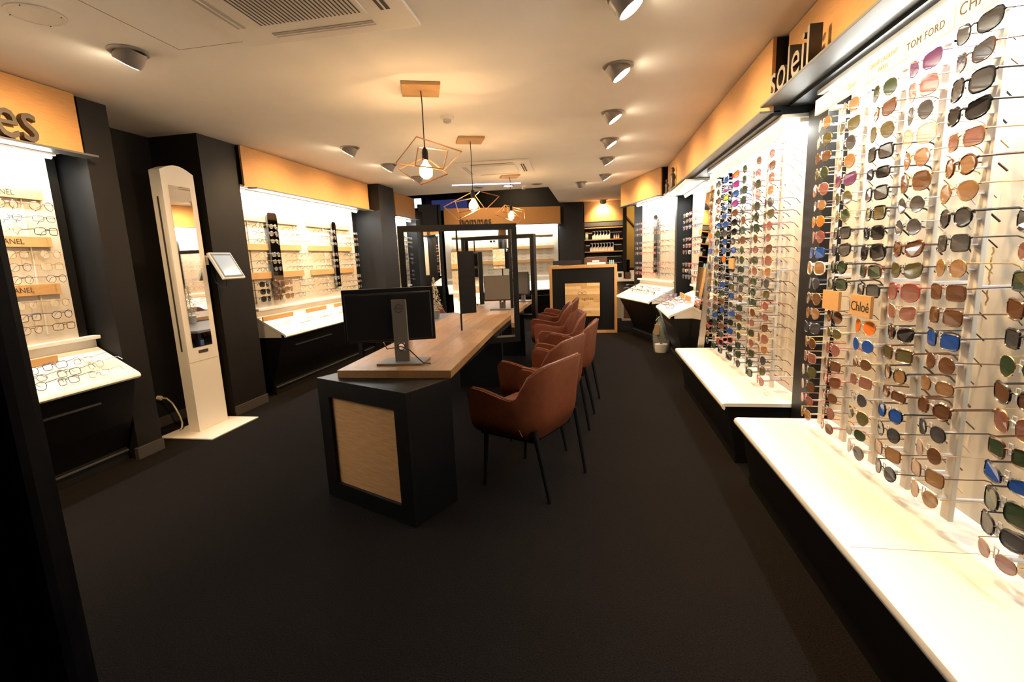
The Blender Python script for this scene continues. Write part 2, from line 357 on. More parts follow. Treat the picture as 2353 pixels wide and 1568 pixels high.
# left unit two
L2y0 = 4.30
u2, M2, d2 = eyewear_unit('eyewear_display', 'wide lit eyeglass wall with two narrow mirrors between two dark pillars', (X_L, L2y0), R(90), 6.92-L2y0, px=(0, 6.78-L2y0), sh=(.2, 6.9-L2y0), lipx=(.1, 2.67))
label_boards(u2, [(.16, 1.11), (1.28, 2.35)], ZL, d2)
SUNX = lambda x, r: r >= 7 and x < .75
xs2 = [.24+.2*k for k in range(11)]
xs2 = [x for x in xs2 if abs(x-1.195) > .05]
eye_rows(M2, R(90), xs2, 'wall between pillars', 'near pillar', skip=lambda x, r: SUNX(x, r) or abs(x-.62) < .05 or abs(x-1.84) < .06)
rods(u2, xs2[::2], d2)
for r, z in ((7, 1.185), (8, 1.11), (9, 1.035)):
    for i, x in enumerate((.2, .4, .6)):
        lk = ('black', 'brown', 'amber')[i]
        glasses('sunglasses', M2 @ Vector((x, d2-.16, z)), R(90), 'big', 'black' if i < 2 else 'brown', lk, '%s lensed sunglasses, %s from near pillar in %s row, wall between pillars' % (lk, ORD[i+1], ORD[r]), 'sunglasses on the eyeglass wall', 'sunglasses', .003)
for x0, x1 in ((.2, .72), (.98, 1.42), (1.62, 2.0), (2.15, 2.5)):
    MB().box(x0, .135, .80, x1, .15, .845, .003).build('label_board', OAKV, u2)
slope_glasses(M2, R(90), [(.42+.2*k, .62+.2*(k % 2), random.uniform(-.3, .3)) for k in range(10)], 'the wall between dark pillars', '', rims=['gold', 'silver', 'beige', 'beige', 'tortoise'])
strip_mirror(u2, 'narrow_mirror', .50, .17, 1.06, 1.935, d2, M2, R(90), 'narrow tall mirror hung over the frames next to brown sunglasses')
strip_mirror(u2, 'narrow_mirror', 1.80, .11, 1.06, 1.92, d2, M2, R(90), 'narrower dark mirror hung at the far half of the wide lit wall', mf=mat('dark mirror', (.12, .11, .10), .05, metal=1))
# left unit three
L3y0 = 7.9
u3, M3, d3 = eyewear_unit('eyewear_display', 'short lit eyeglass wall beyond the last dark pillar on the desk side', (X_L, L3y0), R(90), .9, px=(0, .98), sh=(0, .95))
label_boards(u3, [(.1, .85)], ZL, d3)
eye_rows(M3, R(90), [.5, .78], 'short wall', 'last pillar')
MB().box(-3.75, 8.92, 0, -3.32, 9.28, 2.3).build('pillar', BLACK, wl)
# angled wall at the back (hommes)
hx, hy, hr = -3.12, 10.05, R(20.8)
HL = math.hypot(-.75-hx, 10.95-hy)
uh, Mh, dh = eyewear_unit('eyewear_display', 'wide lit men frames wall lettered hommes at the back', (hx, hy), hr, HL, text='hommes', tx=1.0, zt=2.425, fz=2.06, ext=0, lampP=.8)
label_boards(uh, [(.15, HL/2-.1), (HL/2+.15, HL-.12)], ZL, dh)
MB().box(HL/2-.10, dh-.03, 1.55, HL/2+.08, dh-.001, 2.05).build('dark_strip', BLACKW, uh)
fm = MB()
for blk in ZR:
    for z in blk:
        for k in range(12):
            x = .2+.19*k
            if abs(x-HL/2) < .12: continue
            a = random.choice((.02, .024, .027)); b = random.choice((.016, .02))
            for s in (-1, 1): fm.tube([(x+s*(a+.009)+a*math.cos(t*.785), dh-.06, z+b*math.sin(t*.785)) for t in range(8)], .0018, 3, closed=True)
            fm.tube([(x-.009, dh-.06, z+.006), (x+.009, dh-.06, z+.006)], .0018, 3)
fo = fm.xf(Mh).build('eyeglass_frames', RIMS['black']); tag(fo, 'rows of thin dark eyeglass frames on the men wall at the back', 'eyeglasses'); fo['kind'] = 'stuff'
glasses('sunglasses', Mh @ Vector((1.02, dh-.14, 1.72)), hr, 'round', 'black', 'black', 'single black round sunglasses among clear frames on the men wall', None, 'sunglasses', .003)
strip_mirror(uh, 'narrow_mirror', HL/2-.09, .16, 1.25, 2.0, dh, Mh, hr, 'narrow dark mirror hung in the middle of the men wall at the back', mf=MATS['dark mirror'])
# right side: angled unit A and unit B
ar = math.atan2(-.955, .296)
uA, MA, dA = eyewear_unit('eyewear_display', 'angled lit eyeglass wall with one black narrow mirror beside the stair nook', (.43, 8.70), ar, 1.57, px=(.40, 1.66), sh=(.30, 1.62), depth=.22, ext=0, yfr=-.19)
ERC = ['red', 'black', 'purple', 'red', 'navy', 'black', 'tortoise', 'brown']
ZA = ((1.80, 1.715, 1.63), (1.50, 1.42, 1.34), (1.19, 1.11, 1.03))
xsA = [.55+.165*k for k in range(7) if k != 3]
eye_rows(MA, ar, xsA, 'angled wall', 'stair nook', zr=ZA, rims=ERC)
strip_mirror(uA, 'narrow_mirror', .965, .13, 1.03, 1.90, dA, MA, ar, 'narrow black mirror hung on the angled lit wall by the stairs', mf=mat('black mirror', (.012, .012, .012), .08))
slope_glasses(MA, ar, [(.48+.14*k, .35+.25*(k % 2), random.uniform(-.5, .5)) for k in range(8)], 'the angled wall', '', rims=['black', 'tortoise', 'black', 'navy'], yf=-.19, th=.003)
B0 = 6.95
uB, MB_, dB = eyewear_unit('eyewear_display', 'lit wall of coloured children frames between leaning mirror and angled wall', (.88, B0), R(-90), B0-5.47, px=(0.2, B0-5.47), sh=(.35, B0-5.47), depth=.36, ext=0, fz=2.065, lampP=.8, head=False)
xsB = [.5+.19*k for k in range(5)]
eye_rows(MB_, R(-90), xsB, 'wall behind leaning mirror', 'black post', depth=.36, rims=ERC+['white'])
label_boards(uB, [(.75, 1.2)], ((1.535, 1.60), (1.235, 1.305)), .36)
for x0 in (.62, 1.0): MB().box(x0, .15, .79, x0+.28, .165, .845, .003).build('label_board', OAKV, uB)
slope_glasses(MB_, R(-90), [(.5+.13*k, .4+.2*(k % 3), R(40)+random.uniform(-.2, .2)) for k in range(7)], 'the wall behind the leaning mirror', '', rims=['red', 'purple', 'navy', 'red', 'brown'], th=.003)
# ------------------------------------------------------------------ sunglasses walls on the right
SHZ = .40
def sun_unit(label, xf, yfar, ynear, pfar, pnear, shf, shn, strip, nb, txt, fz, text=None, lipfar=.06):
    L = yfar-ynear; u = thing('sunglasses_display', label, 'display unit', (xf, yfar, 0), R(-90)); dp = 1.27-xf
    X = lambda y: yfar-y
    fa = MB().box(0, 0, fz, L, .02, CEILZ-.004, .002).build('fascia', OAK, u)
    if text: lettering(text, .25, .055, [INKG, INK], fa, (.02, -.065, fz+.012), align='LEFT', spacing=1.0)
    MB().box(0, .021, fz-.03, L, dp+.17, CEILZ-.005).build('header_box', BLACKW, u)
    MB().box(-lipfar, -.115 if xf > 1 else -.055, fz-.012, L, .06, fz, .002).build('lip', DKGREY, u)
    MB().box(X(pfar), .061, fz-.05, X(pnear), dp, fz-.031).build('soffit', WHITE, u)
    MB().box(X(pfar), dp, SHZ+.001, X(pnear), dp+.02, fz-.03).build('back_panel', CREAM, u)
    MB().box(X(pfar), dp+.021, .02, X(pnear), dp+.18, fz-.04).build('carcass', BLACKW, u)
    for k, yy in enumerate((dp-.10,)):
        MB().tube([(X(pfar)+.05, yy, fz-.085), (X(pnear)-.05, yy, fz-.085)], .013, 8).build('lamp_tube', TUBE, u)
        MB().box(X(pfar)+.03, yy-.022, fz-.072, X(pnear)-.03, yy+.022, fz-.051).build('lamp_holder', WHITEM, u)
        lamp('AREA', 'strip_light', ((X(pfar)+X(pnear))/2, yy-.0, fz-.105), P_TUBE*1.05*(pfar-pnear), COOL, (R(-6), 0, 0), u, shape='RECTANGLE', size=(pfar-pnear)*.96, size_y=.03)
    yf = .77-xf; z = SHZ
    MB().prism([(dp, z), (yf+.018, z), (yf+.005, z-.006), (yf, z-.02), (yf+.004, z-.035), (yf+.016, z-.045), (yf+.022, z-.035), (yf+.02, z-.022), (dp, z-.022)], X(shf), X(shn)).build('shelf', WHITE, u, 40)
    MB().prism([(yf+.03, z-.024), (dp+.17, z-.024), (dp+.17, 0), (.865-xf, 0), (.865-xf, .06), (yf+.05, z-.1)], X(shf)+.01, X(shn)-.01).build('cabinet', BLACKW, u)
    # header strip boards and the flat bars that carry them
    ya, yb = X(strip[0]), X(strip[1]); w = (yb-ya)/nb; sy = 1.055-xf
    for k in range(nb):
        b = MB().box(ya+k*w+.001, sy, 1.97, ya+(k+1)*w-.001, sy+.012, 2.04, .001).build('label_board', STRIP, u)
    for t, yc, sz in (txt or ()):
        for q, w_ in enumerate(t.split('|')): lettering(w_, sz, .001, INK if sz > .03 else INKF, b, (X(yc), sy-.0006, 1.992+(.02 if '|' in t else 0)-.028*q), spacing=1.12)
    return u
def post(yc, name_label, group, z0=.45, z1=1.975, top=2.06):
    o = thing('display_post', name_label, 'display stand', (1.125, yc, z0), R(-90), group)
    MB().box(-.020, -.008, 0, .020, .008, z1-z0, .003).build('upright', ROD, o)
    MB().box(-.024, -.050, z1-z0, .024, -.036, top-z0).build('hanger_bar', WHITEM, o)
    MB().box(-.02, -.05, z1-z0-.01, .02, .008, z1-z0+.005).build('hanger_bracket', WHITEM, o)
    for zz in (.06, .75, z1-z0-.05): MB().box(-.006, .008, zz, .006, .143, zz+.012).build('wall_arm', CLIP, o)
    return o
br = MB(); br.box(-.008, -.074, -.004, .008, -.008, .0); br.box(-.008, -.076, -.004, -.0055, -.0735, .030); br.box(.0055, -.076, -.004, .008, -.0735, .030); br.box(-.008, -.076, .0275, .008, -.0735, .030)
BRK = br.mesh('clip', CLIP)
def sun_column(yc, n, dz, ztop, specs, where, pl, group, skip=(), dense=True, xfr=1.045):
    p = post(yc, pl, 'display posts carrying sunglasses')
    for i in range(n):
        z = ztop-dz*i
        if i in skip: continue
        link('clip', BRK, p, (0, 0, z-.45))
        k, rim, ln, th = specs[i % len(specs)]
        glasses('sunglasses', (xfr, yc+random.uniform(-.004, .004), z+.004), R(-90)+random.uniform(-.07, .07), k, rim, ln, '%s %s sunglasses, %s lenses, %s from top, %s' % (rim, NEUT[k], ln, ORD[i+1], where), group, 'sunglasses', th, rx=random.uniform(-.04, .04), sc=1.13)
T, A_ = .0013, .0031
uN = sun_unit('near lit sunglasses wall under the oak fascia lettered soleil', 1.05, 3.10, .55, 2.85, .55, 2.83, .55, (2.72, .60), 9, [('Dior', 2.375, .03), ('SAINT LAURENT|PARIS', 2.146, .022), ('TOM FORD', 1.913, .034), ('CHANEL', 1.66, .048)], 2.15, text='soleil')
MB().box(3.10-1.566, .77-1.05+.02, SHZ-.0004, 3.10-1.564, .21, SHZ+.0006).build('shelf_joint', mat('joint shadow', (.35, .3, .22), .8), uN)
uF = sun_unit('far lit sunglasses wall with seven crowded posts beside the leaning mirror', .983, 7.17, 3.14, 5.0, 3.12, 4.95, 3.10, (4.95, 3.18), 7, None, 2.115)
C1 = [('round', 'gold', 'amber', T), ('pilot', 'gold', 'olive', T), ('oval', 'gold', 'brown', T), ('round', 'gold', 'green', T), ('pilot', 'beige', 'rose', T), ('oval', 'brown', 'amber', T), ('round', 'gold', 'orange', T), ('pilot', 'red', 'rose', T), ('square', 'navy', 'blue', .002), ('big', 'white', 'amber', A_), ('round', 'navy', 'grey', T), ('pilot', 'gold', 'brown', T), ('round', 'brown', 'amber', T), ('cat', 'navy', 'grey', .002), ('round', 'gold', 'brown', T), ('square', 'beige', 'rose', T), ('pilot', 'black', 'olive', T), ('round', 'black', 'brown', .002), ('oval', 'red', 'rose', T), ('round', 'gold', 'amber', T), ('round', 'silver', 'grey', T)]
C2 = [('pilot', 'gold', 'amber', T), ('cat', 'gold', 'olive', T), ('pilot', 'silver', 'grey', T), ('pilot', 'gold', 'amber', T), ('cat', 'brown', 'purple', .002), ('round', 'silver', 'olive', T), ('round', 'gold', 'green', T), ('square', 'black', 'grey', A_), ('cat', 'black', 'grey', A_), ('round', 'black', 'green', A_), ('square', 'black', 'green', A_), ('oval', 'beige', 'grey', T), ('round', 'brown', 'brown', T), ('oval', 'gold', 'olive', T), ('round', 'red', 'rose', T), ('square', 'tortoise', 'brown', .002), ('cat', 'red', 'brown', .002), ('oval', 'tortoise', 'brown', .002), ('round', 'brown', 'rose', T), ('oval', 'red', 'brown', T), ('round', 'gold', 'purple', T)]
C3 = [('pilot', 'gold', 'green', T), ('cat', 'tortoise', 'brown', .002), ('pilot', 'gold', 'olive', T), ('square', 'black', 'grey', A_), ('rect', 'black', 'black', A_), ('square', 'black', 'grey', A_), ('square', 'black', 'olive', A_), ('square', 'black', 'black', A_), ('big', 'black', 'black', A_), ('square', 'tortoise', 'green', A_), ('square', 'black', 'grey', A_), ('pilot', 'gold', 'mint', T), ('pilot', 'gold', 'orange', T), ('round', 'silver', 'blue', T), ('oval', 'gold', 'brown', T), ('square', 'gold', 'rose', T), ('round', 'silver', 'grey', T), ('pilot', 'gold', 'olive', T), ('oval', 'gold', 'green', T), ('pilot', 'gold', 'grey', T)]
C4 = [('cat', 'purple', 'purple', T), ('big', 'gold', 'rose', T), ('pilot', 'silver', 'grey', T), ('big', 'beige', 'clear', T), ('pilot', 'gold', 'amber', T), ('big', 'gold', 'brown', .002), ('round', 'silver', 'grey', T), ('round', 'silver', 'grey', T), ('cat', 'tortoise', 'brown', A_), ('cat', 'black', 'olive', T), ('big', 'red', 'rose', .002), ('cat', 'beige', 'rose', .002), ('cat', 'black', 'black', A_), ('square', 'tortoise', 'olive', A_), ('round', 'black', 'amber', A_), ('rect', 'tortoise', 'brown', A_), ('round', 'black', 'blue', A_), ('round', 'black', 'grey', .002), ('square', 'tortoise', 'amber', .002), ('round', 'black', 'grey', .002), ('oval', 'gold', 'grey', T)]
C5 = [('cat', 'black', 'grey', .002), ('cat', 'tortoise', 'grey', .002), ('big', 'black', 'grey', A_), ('cat', 'black', 'black', A_), ('square', 'gold', 'rose', .002), ('round', 'tortoise', 'amber', A_), ('pilot', 'gold', 'amber', T), ('round', 'black', 'grey', A_), ('square', 'black', 'grey', .002), ('round', 'gold', 'amber', T), ('square', 'tortoise', 'brown', T), ('square', 'tortoise', 'brown', .002), ('square', 'black', 'navy' if False else 'blue', .002), ('round', 'brown', 'brown', T), ('oval', 'tortoise', 'amber', .002), ('round', 'tortoise', 'brown', .0036), ('round', 'black', 'grey', .002), ('round', 'beige', 'brown', T), ('square', 'tortoise', 'amber', .002), ('round', 'gold', 'amber', T), ('cat', 'gold', 'grey', T)]
C6 = [('square', 'black', 'grey', A_), ('pilot', 'gold', 'green', T), ('cat', 'black', 'brown', A_), ('big', 'gold', 'rose', .002), ('square', 'tortoise', 'green', A_), ('wrap', 'black', 'blue', A_), ('big', 'black', 'green', A_), ('cat', 'black', 'grey', A_), ('oval', 'gold', 'rose', T), ('square', 'black', 'green', A_), ('cat', 'tortoise', 'brown', A_)]
GN = 'sunglasses on the near wall'
for k, (yc, cs, n, zt) in enumerate(((2.60, C1, 20, 1.90), (2.37, C2, 20, 1.91), (2.12, C3, 20, 1.90), (1.90, C4, 20, 1.91), (1.68, C5, 20, 1.925), (1.38, C6, 20, 1.90))):
    sun_column(yc, n, .0735, zt, cs, '%s near post from pilaster' % ORD[k+1], 'pale flat post with clips, %s from the black pilaster on the near wall' % ORD[k+1], GN, skip={1: (11,), 2: (11,)}.get(k, ()))
for yc, t in ((2.37, ''), (2.12, 'Chloé')):
    o = thing('brand_card', 'oak card lettered Chloé clipped on a post' if t else 'oak card without readable print clipped beside the Chloé card', 'card', (1.03, yc, 1.065), R(-90))
    MB().box(-.075, 0, 0, .075, .012, .085, .001).build('card', OAKV, o)
    if t: lettering(t, .055, .001, INK, o, (0, -.0008, .022))
FAR = [C1, C6, [('wrap', 'navy', 'blue', A_), ('wrap', 'navy', 'violet', A_), ('wrap', 'black', 'lime', A_), ('square', 'navy', 'blue', A_), ('square', 'navy', 'blue', A_), ('wrap', 'navy', 'blue', A_), ('square', 'black', 'grey', A_), ('wrap', 'black', 'blue', A_), ('square', 'black', 'blue', A_), ('square', 'black', 'orange', A_), ('square', 'black', 'black', A_), ('square', 'black', 'grey', A_), ('square', 'navy', 'blue', A_), ('square', 'black', 'green', A_), ('square', 'tortoise', 'brown', A_), ('square', 'black', 'blue', A_), ('square', 'black', 'black', A_), ('square', 'brown', 'brown', A_), ('square', 'black', 'grey', A_), ('square', 'red', 'black', A_), ('square', 'black', 'black', A_)],
       [('wrap', 'red', 'orange', .004), ('wrap', 'purple', 'violet', .004), ('wrap', 'navy', 'blue', .004), ('wrap', 'purple', 'violet', .004), ('wrap', 'brown', 'brown', .004), ('wrap', 'black', 'black', .004), ('wrap', 'black', 'black', .004), ('square', 'black', 'grey', A_), ('wrap', 'navy', 'blue', A_), ('square', 'black', 'black', A_), ('square', 'black', 'grey', A_), ('square', 'black', 'grey', A_), ('square', 'black', 'olive', A_), ('square', 'black', 'blue', A_), ('square', 'silver', 'green', A_), ('wrap', 'navy', 'blue', A_), ('square', 'black', 'black', A_), ('square', 'navy', 'blue', A_), ('wrap', 'red', 'black', A_), ('square', 'black', 'black', A_), ('square', 'black', 'black', A_)],
       [('pilot', 'gold', 'green', T), ('pilot', 'gold', 'green', T), ('square', 'black', 'green', A_), ('square', 'black', 'green', A_), ('pilot', 'black', 'grey', T), ('pilot', 'gold', 'brown', T), ('square', 'black', 'green', A_), ('square', 'tortoise', 'brown', A_)],
       [('pilot', 'gold', 'brown', T), ('oval', 'tortoise', 'rose', .002), ('square', 'tortoise', 'green', A_), ('pilot', 'gold', 'rose', T), ('square', 'tortoise', 'green', A_), ('round', 'black', 'green', A_), ('square', 'black', 'green', A_)],
       [('oval', 'brown', 'rose', .002), ('cat', 'tortoise', 'brown', .002), ('big', 'gold', 'rose', T), ('cat', 'beige', 'amber', .002), ('pilot', 'black', 'grey', T), ('cat', 'tortoise', 'olive', .002), ('round', 'red', 'rose', .002)]]
GF = 'sunglasses on the far wall'
for k, yc in enumerate((3.31, 3.56, 3.86, 4.10, 4.38, 4.61, 4.86)):
    sun_column(yc, 21, .0705, 1.90, FAR[6-k], '%s far post from pilaster' % ORD[k+1], 'pale flat post with clips, %s from the black pilaster on the far wall' % ORD[k+1], GF)
o = thing('brand_card', 'small blank oak card clipped on the crowded far sunglasses wall', 'card', (1.03, 4.02, 1.20), R(-90)); MB().box(-.07, 0, 0, .07, .012, .08, .001).build('card', OAKV, o)
ch = MB().tube([(1.185+.002*math.sin(k), 1.715+.002*math.cos(k*2), 1.325-.0077*k) for k in range(24)], .0028, 4).build('glasses_chain', RIMS['gold']); tag(ch, 'thin gold glasses chain hanging from beige sunglasses on the near wall', 'chain')
for yy, s in ((6.95, 1.0), (6.45, 1.35)):
    f = MB().lathe([(.022, 0), (.026, .02), (.018, .06), (.026, .10), (.02, .125), (.009, .135), (.009, .142), (.0165, .152), (.017, .168), (.010, .182), (.001, .186)], 12)
    o = f.xf(Matrix.Scale(s, 4)).build('figurine', INK, None, 50); o.location = (.942, yy, 2.1155); tag(o, 'small dark figurine on the oak fascia lip, %s one' % ('taller' if s > 1.1 else 'shorter'), 'figurine')
# leaning mirror
mr = thing('leaning_mirror', 'tall slim silver-edged mirror leaning beside the crowded sunglasses wall', 'mirror', (1.0, 5.03, .30)); mr.rotation_euler = (0, R(4.5), 0)
MB().box(0, 0, 0, .055, .41, 1.68, .003).build('frame', SILVER, mr)
MB().box(-.004, .012, .012, -.0005, .398, 1.668).build('mirror_face', MIRROR, mr)
MB().box(.01, .02, -.295, .05, .39, -.001).build('stand', BLACKW, mr)
# ------------------------------------------------------------------ central desk
dk = thing('consulting_desk', 'long oak-topped black desk with an oak inset on its end block', 'desk', (0, 0, 0))
ba = math.atan2(2.166-2.467, -.923+1.581)          # end block runs at an angle
blk = link('end_block', None, dk, (-1.581, 2.467, 0), (0, 0, ba)); blk.empty_display_size = .05
BW, BD, BH = .724, .33, .718
e = MB(); e.box(0, .03, 0, BW, BD, BH, .002); e.box(0, 0, 0, .095, .0301, BH); e.box(BW-.095, 0, 0, BW, .0301, BH); e.box(.095, 0, 0, BW-.095, .0301, .10); e.box(.095, 0, BH-.10, BW-.095, .0301, BH)
e.build('block_body', BLACKW, blk)
MB().box(.096, .018, .101, BW-.096, .0299, BH-.101).build('oak_inset', OAKP, blk)
def edgeR(y): return -.78 + (-.878+.78)*(y-2.465)/(4.386-2.465) if y < 4.4 else -.878
def edgeL(y): return -1.447 + (-1.615+1.447)*(y-2.465)/(5.9-2.465)
TE = 6.75; TZ0, TZ1 = .719, .762
NS = 9                                              # staves glued side by side
rows = []
top = link('desk_top', None, dk); top.empty_display_size = .05
for i in range(NS):
    y = 2.465; ph = random.uniform(.3, .9)
    while y < TE-.01:
        y2 = min(TE, y+ph); ph = random.uniform(.6, 1.1)
        if TE-y2 < .2: y2 = TE
        def px(yy, f): return edgeL(yy) + (edgeR(yy)-edgeL(yy))*f
        f0, f1 = i/NS, (i+1)/NS
        MB().prism([(px(y, f0), y), (px(y, f1)-.0006, y), (px(y2, f1)-.0006, y2-.0005), (px(y2, f0), y2-.0005)], TZ0, TZ1, 'z').build('stave', random.choice(STAVES), top)
        y = y2
MB().prism([(-1.36, 2.72), (-.92, 2.72), (-.99, TE-.1), (-1.5, TE-.1)], .60, .7185, 'z').build('apron', BLACKW, dk)
for y in (4.9, TE-.2): MB().box(-1.45, y, 0, -.98, y+.06, .60).build('leg_panel', BLACKW, dk)
sd = thing('side_desk', 'slate grey side desk set against the oak desk carrying a tinsel tree', 'desk', (-1.62, 4.45, 0))
MB().box(-.78, 0, .69, 0, 1.2, .717, .003).build('desk_top', GREYTOP, sd)
for x, y in ((-.75, .03), (-.75, 1.13), (-.06, .03), (-.06, 1.13)): MB().box(x, y, 0, x+.04, y+.04, .69).build('leg', LEGM, sd)
# ------------------------------------------------------------------ mirror frames around the desk
def hoop(label, p0, ang, Wd, z0, z1, dep, rodx, piv):
    t = thing('mirror_stand', label, 'mirror stand', (*p0, 0), ang); b = .045
    for nm, bx in (('frame_side', (0, 0, z0, b, dep, z1)), ('frame_side', (Wd-b, 0, z0, Wd, dep, z1)), ('frame_top', (b, 0, z1-b, Wd-b, dep, z1)), ('frame_bottom', (b, 0, z0, Wd-b, dep, z0+b))):
        MB().box(*bx).build(nm, BLACKW, t)
    MB().box(Wd-b-.003, .004, z0+b, Wd-b-.0005, dep-.004, z1-b).build('side_mirror', MIRROR, t)
    MB().box(b+.0005, .004, z0+b, b+.003, dep-.004, z1-b).build('side_mirror', MIRROR, t)
    MB().tube([(rodx, dep*.35, z0+b), (rodx, dep*.35, z1-b)], .008, 8).build('rod', LEGM, t)
    for (w, dd, h, zz, a) in piv:
        pv = link('pivot_mirror', None, t, (rodx, dep*.35, zz), (0, 0, a)); pv.empty_display_size = .03
        MB().box(-.03, -dd*.5, 0, w-.03, dd*.5, h, .002).build('casing', BLACKW, pv)
        MB().box(-.033, -dd*.5+.004, .004, -.0305, dd*.5-.004, h-.004).build('mirror_face', MIRROR, pv)
    for x in (.15, Wd-.15): MB().box(x-.02, dep*.3, z0-.0001+b, x+.02, dep*.7, .6).build('bracket', BLACKW, t) if z0+b < .6 else None
    return t
hoop('near black hoop mirror frame wrapped round the oak desk', (-1.53, 3.685), R(24.74), .97, .635, 1.633, .11, .47, [(.145, .13, .51, .91, R(15))])
hoop('far black hoop mirror frame wrapped round the oak desk', (-1.675, 6.05), R(-6.5), .94, .60, 1.63, .13, .16, [(.065, .22, .66, .78, R(56))])
pm = thing('pivot_mirror', 'square framed swivel mirror standing behind the far monitor', 'mirror', (-1.22, 6.35, TZ1), R(-32))
MB().box(-.16, 0, .45, .16, .02, .72, .002).build('casing', BLACKW, pm); MB().box(-.155, -.003, .455, .155, -.0005, .715).build('mirror_face', MIRROR, pm); MB().tube([(0, .01, 0), (0, .01, .45)], .008, 8).build('rod', LEGM, pm)
# ------------------------------------------------------------------ monitors
def monitor(label, loc, rz, w, h, zb, colw, back=True, tilt=0, scr=None, srz=0, dx=0):
    t = thing('computer_monitor', label, 'monitor', loc, rz)
    MB().box(-.135, -.10, 0, .135, .09, .012, .003).build('base', MONG, t)
    col = MB(); N = 20; hz = .10; hr_ = .021
    col.box(-colw/2, -.035, .012, colw/2, -.015, hz-hr_-.002); col.box(-colw/2, -.035, hz+hr_+.002, colw/2, -.015, .375, .002)
    ring = [(hr_*math.cos(2*math.pi*k/N), hz+hr_*math.sin(2*math.pi*k/N)) for k in range(N)]
    col.box(-colw/2, -.035, hz-hr_-.002, -hr_, -.015, hz+hr_+.002); col.box(hr_, -.035, hz-hr_-.002, colw/2, -.015, hz+hr_+.002)
    col.build('column', MONG, t)
    MB().tube([(x, -.0355, z) for x, z in ring], .0035, 5, closed=True).build('cable_ring', MON, t)
    hd = link('display', None, t, (dx, 0, 0), (0, 0, srz)); hd.empty_display_size = .03
    b = MB(); b.box(-w/2, .035, zb, w/2, .055, zb+h, .004); b.box(-w/2+.015, .012, zb+.012, w/2-.015, .036, zb+h-.025, .008); b.build('housing', MON, hd)
    MB().box(-w/2+.006, .0552, zb+.014, w/2-.006, .0565, zb+h-.006).build('screen', scr or SCREEN, hd)
    MB().box(-w/2+.09, .0105, zb+h-.036, w/2-.06, .0115, zb+h-.031).build('vent_slot', VENT, hd)
    MB().box(-.03, -.015, zb+h*.42, .03, .03, zb+h*.42+.1).build('mount', MON, t)
    lg = MB().tube([(.023*math.cos(.314*k), -.0355, .325+.023*math.sin(.314*k)) for k in range(20)], .0016, 4, closed=True).build('emblem', INK, t)
    lettering('DELL', .016, .0008, INK, lg, (0, -.0358, .3195))
    return t
def P3(x, y): return Vector((x, y, TZ1))
m1 = monitor('large black monitor seen from its back on the desk end', (-1.13, 2.68, TZ1+.0005), R(3), .53, .32, .12, .085, srz=R(16), dx=-.075)
cbl = MB().tube([(-1.30, 2.75, .90), (-1.24, 2.69, .84), (-1.17, 2.66, .855), (-1.12, 2.62, .868), (-1.06, 2.60, .85), (-1.01, 2.60, .80), (-.985, 2.61, .772), (-.95, 2.63, .766)], .0035, 6).build('monitor_cable', LEGM); tag(cbl, 'black cable looped through the stand of the large monitor', 'cable')
m2 = monitor('smaller monitor with grey screen turned to the doorway on the desk', (-1.08, 5.55, TZ1+.0005), R(183), .40, .29, .105, .07, scr=mat('grey lit screen', (.16, .145, .12), .35), srz=R(5))
m3 = monitor('slim black monitor seen from its edge at the far desk end', (-.99, 6.52, TZ1+.0005), R(150), .40, .30, .10, .06, srz=R(-12))
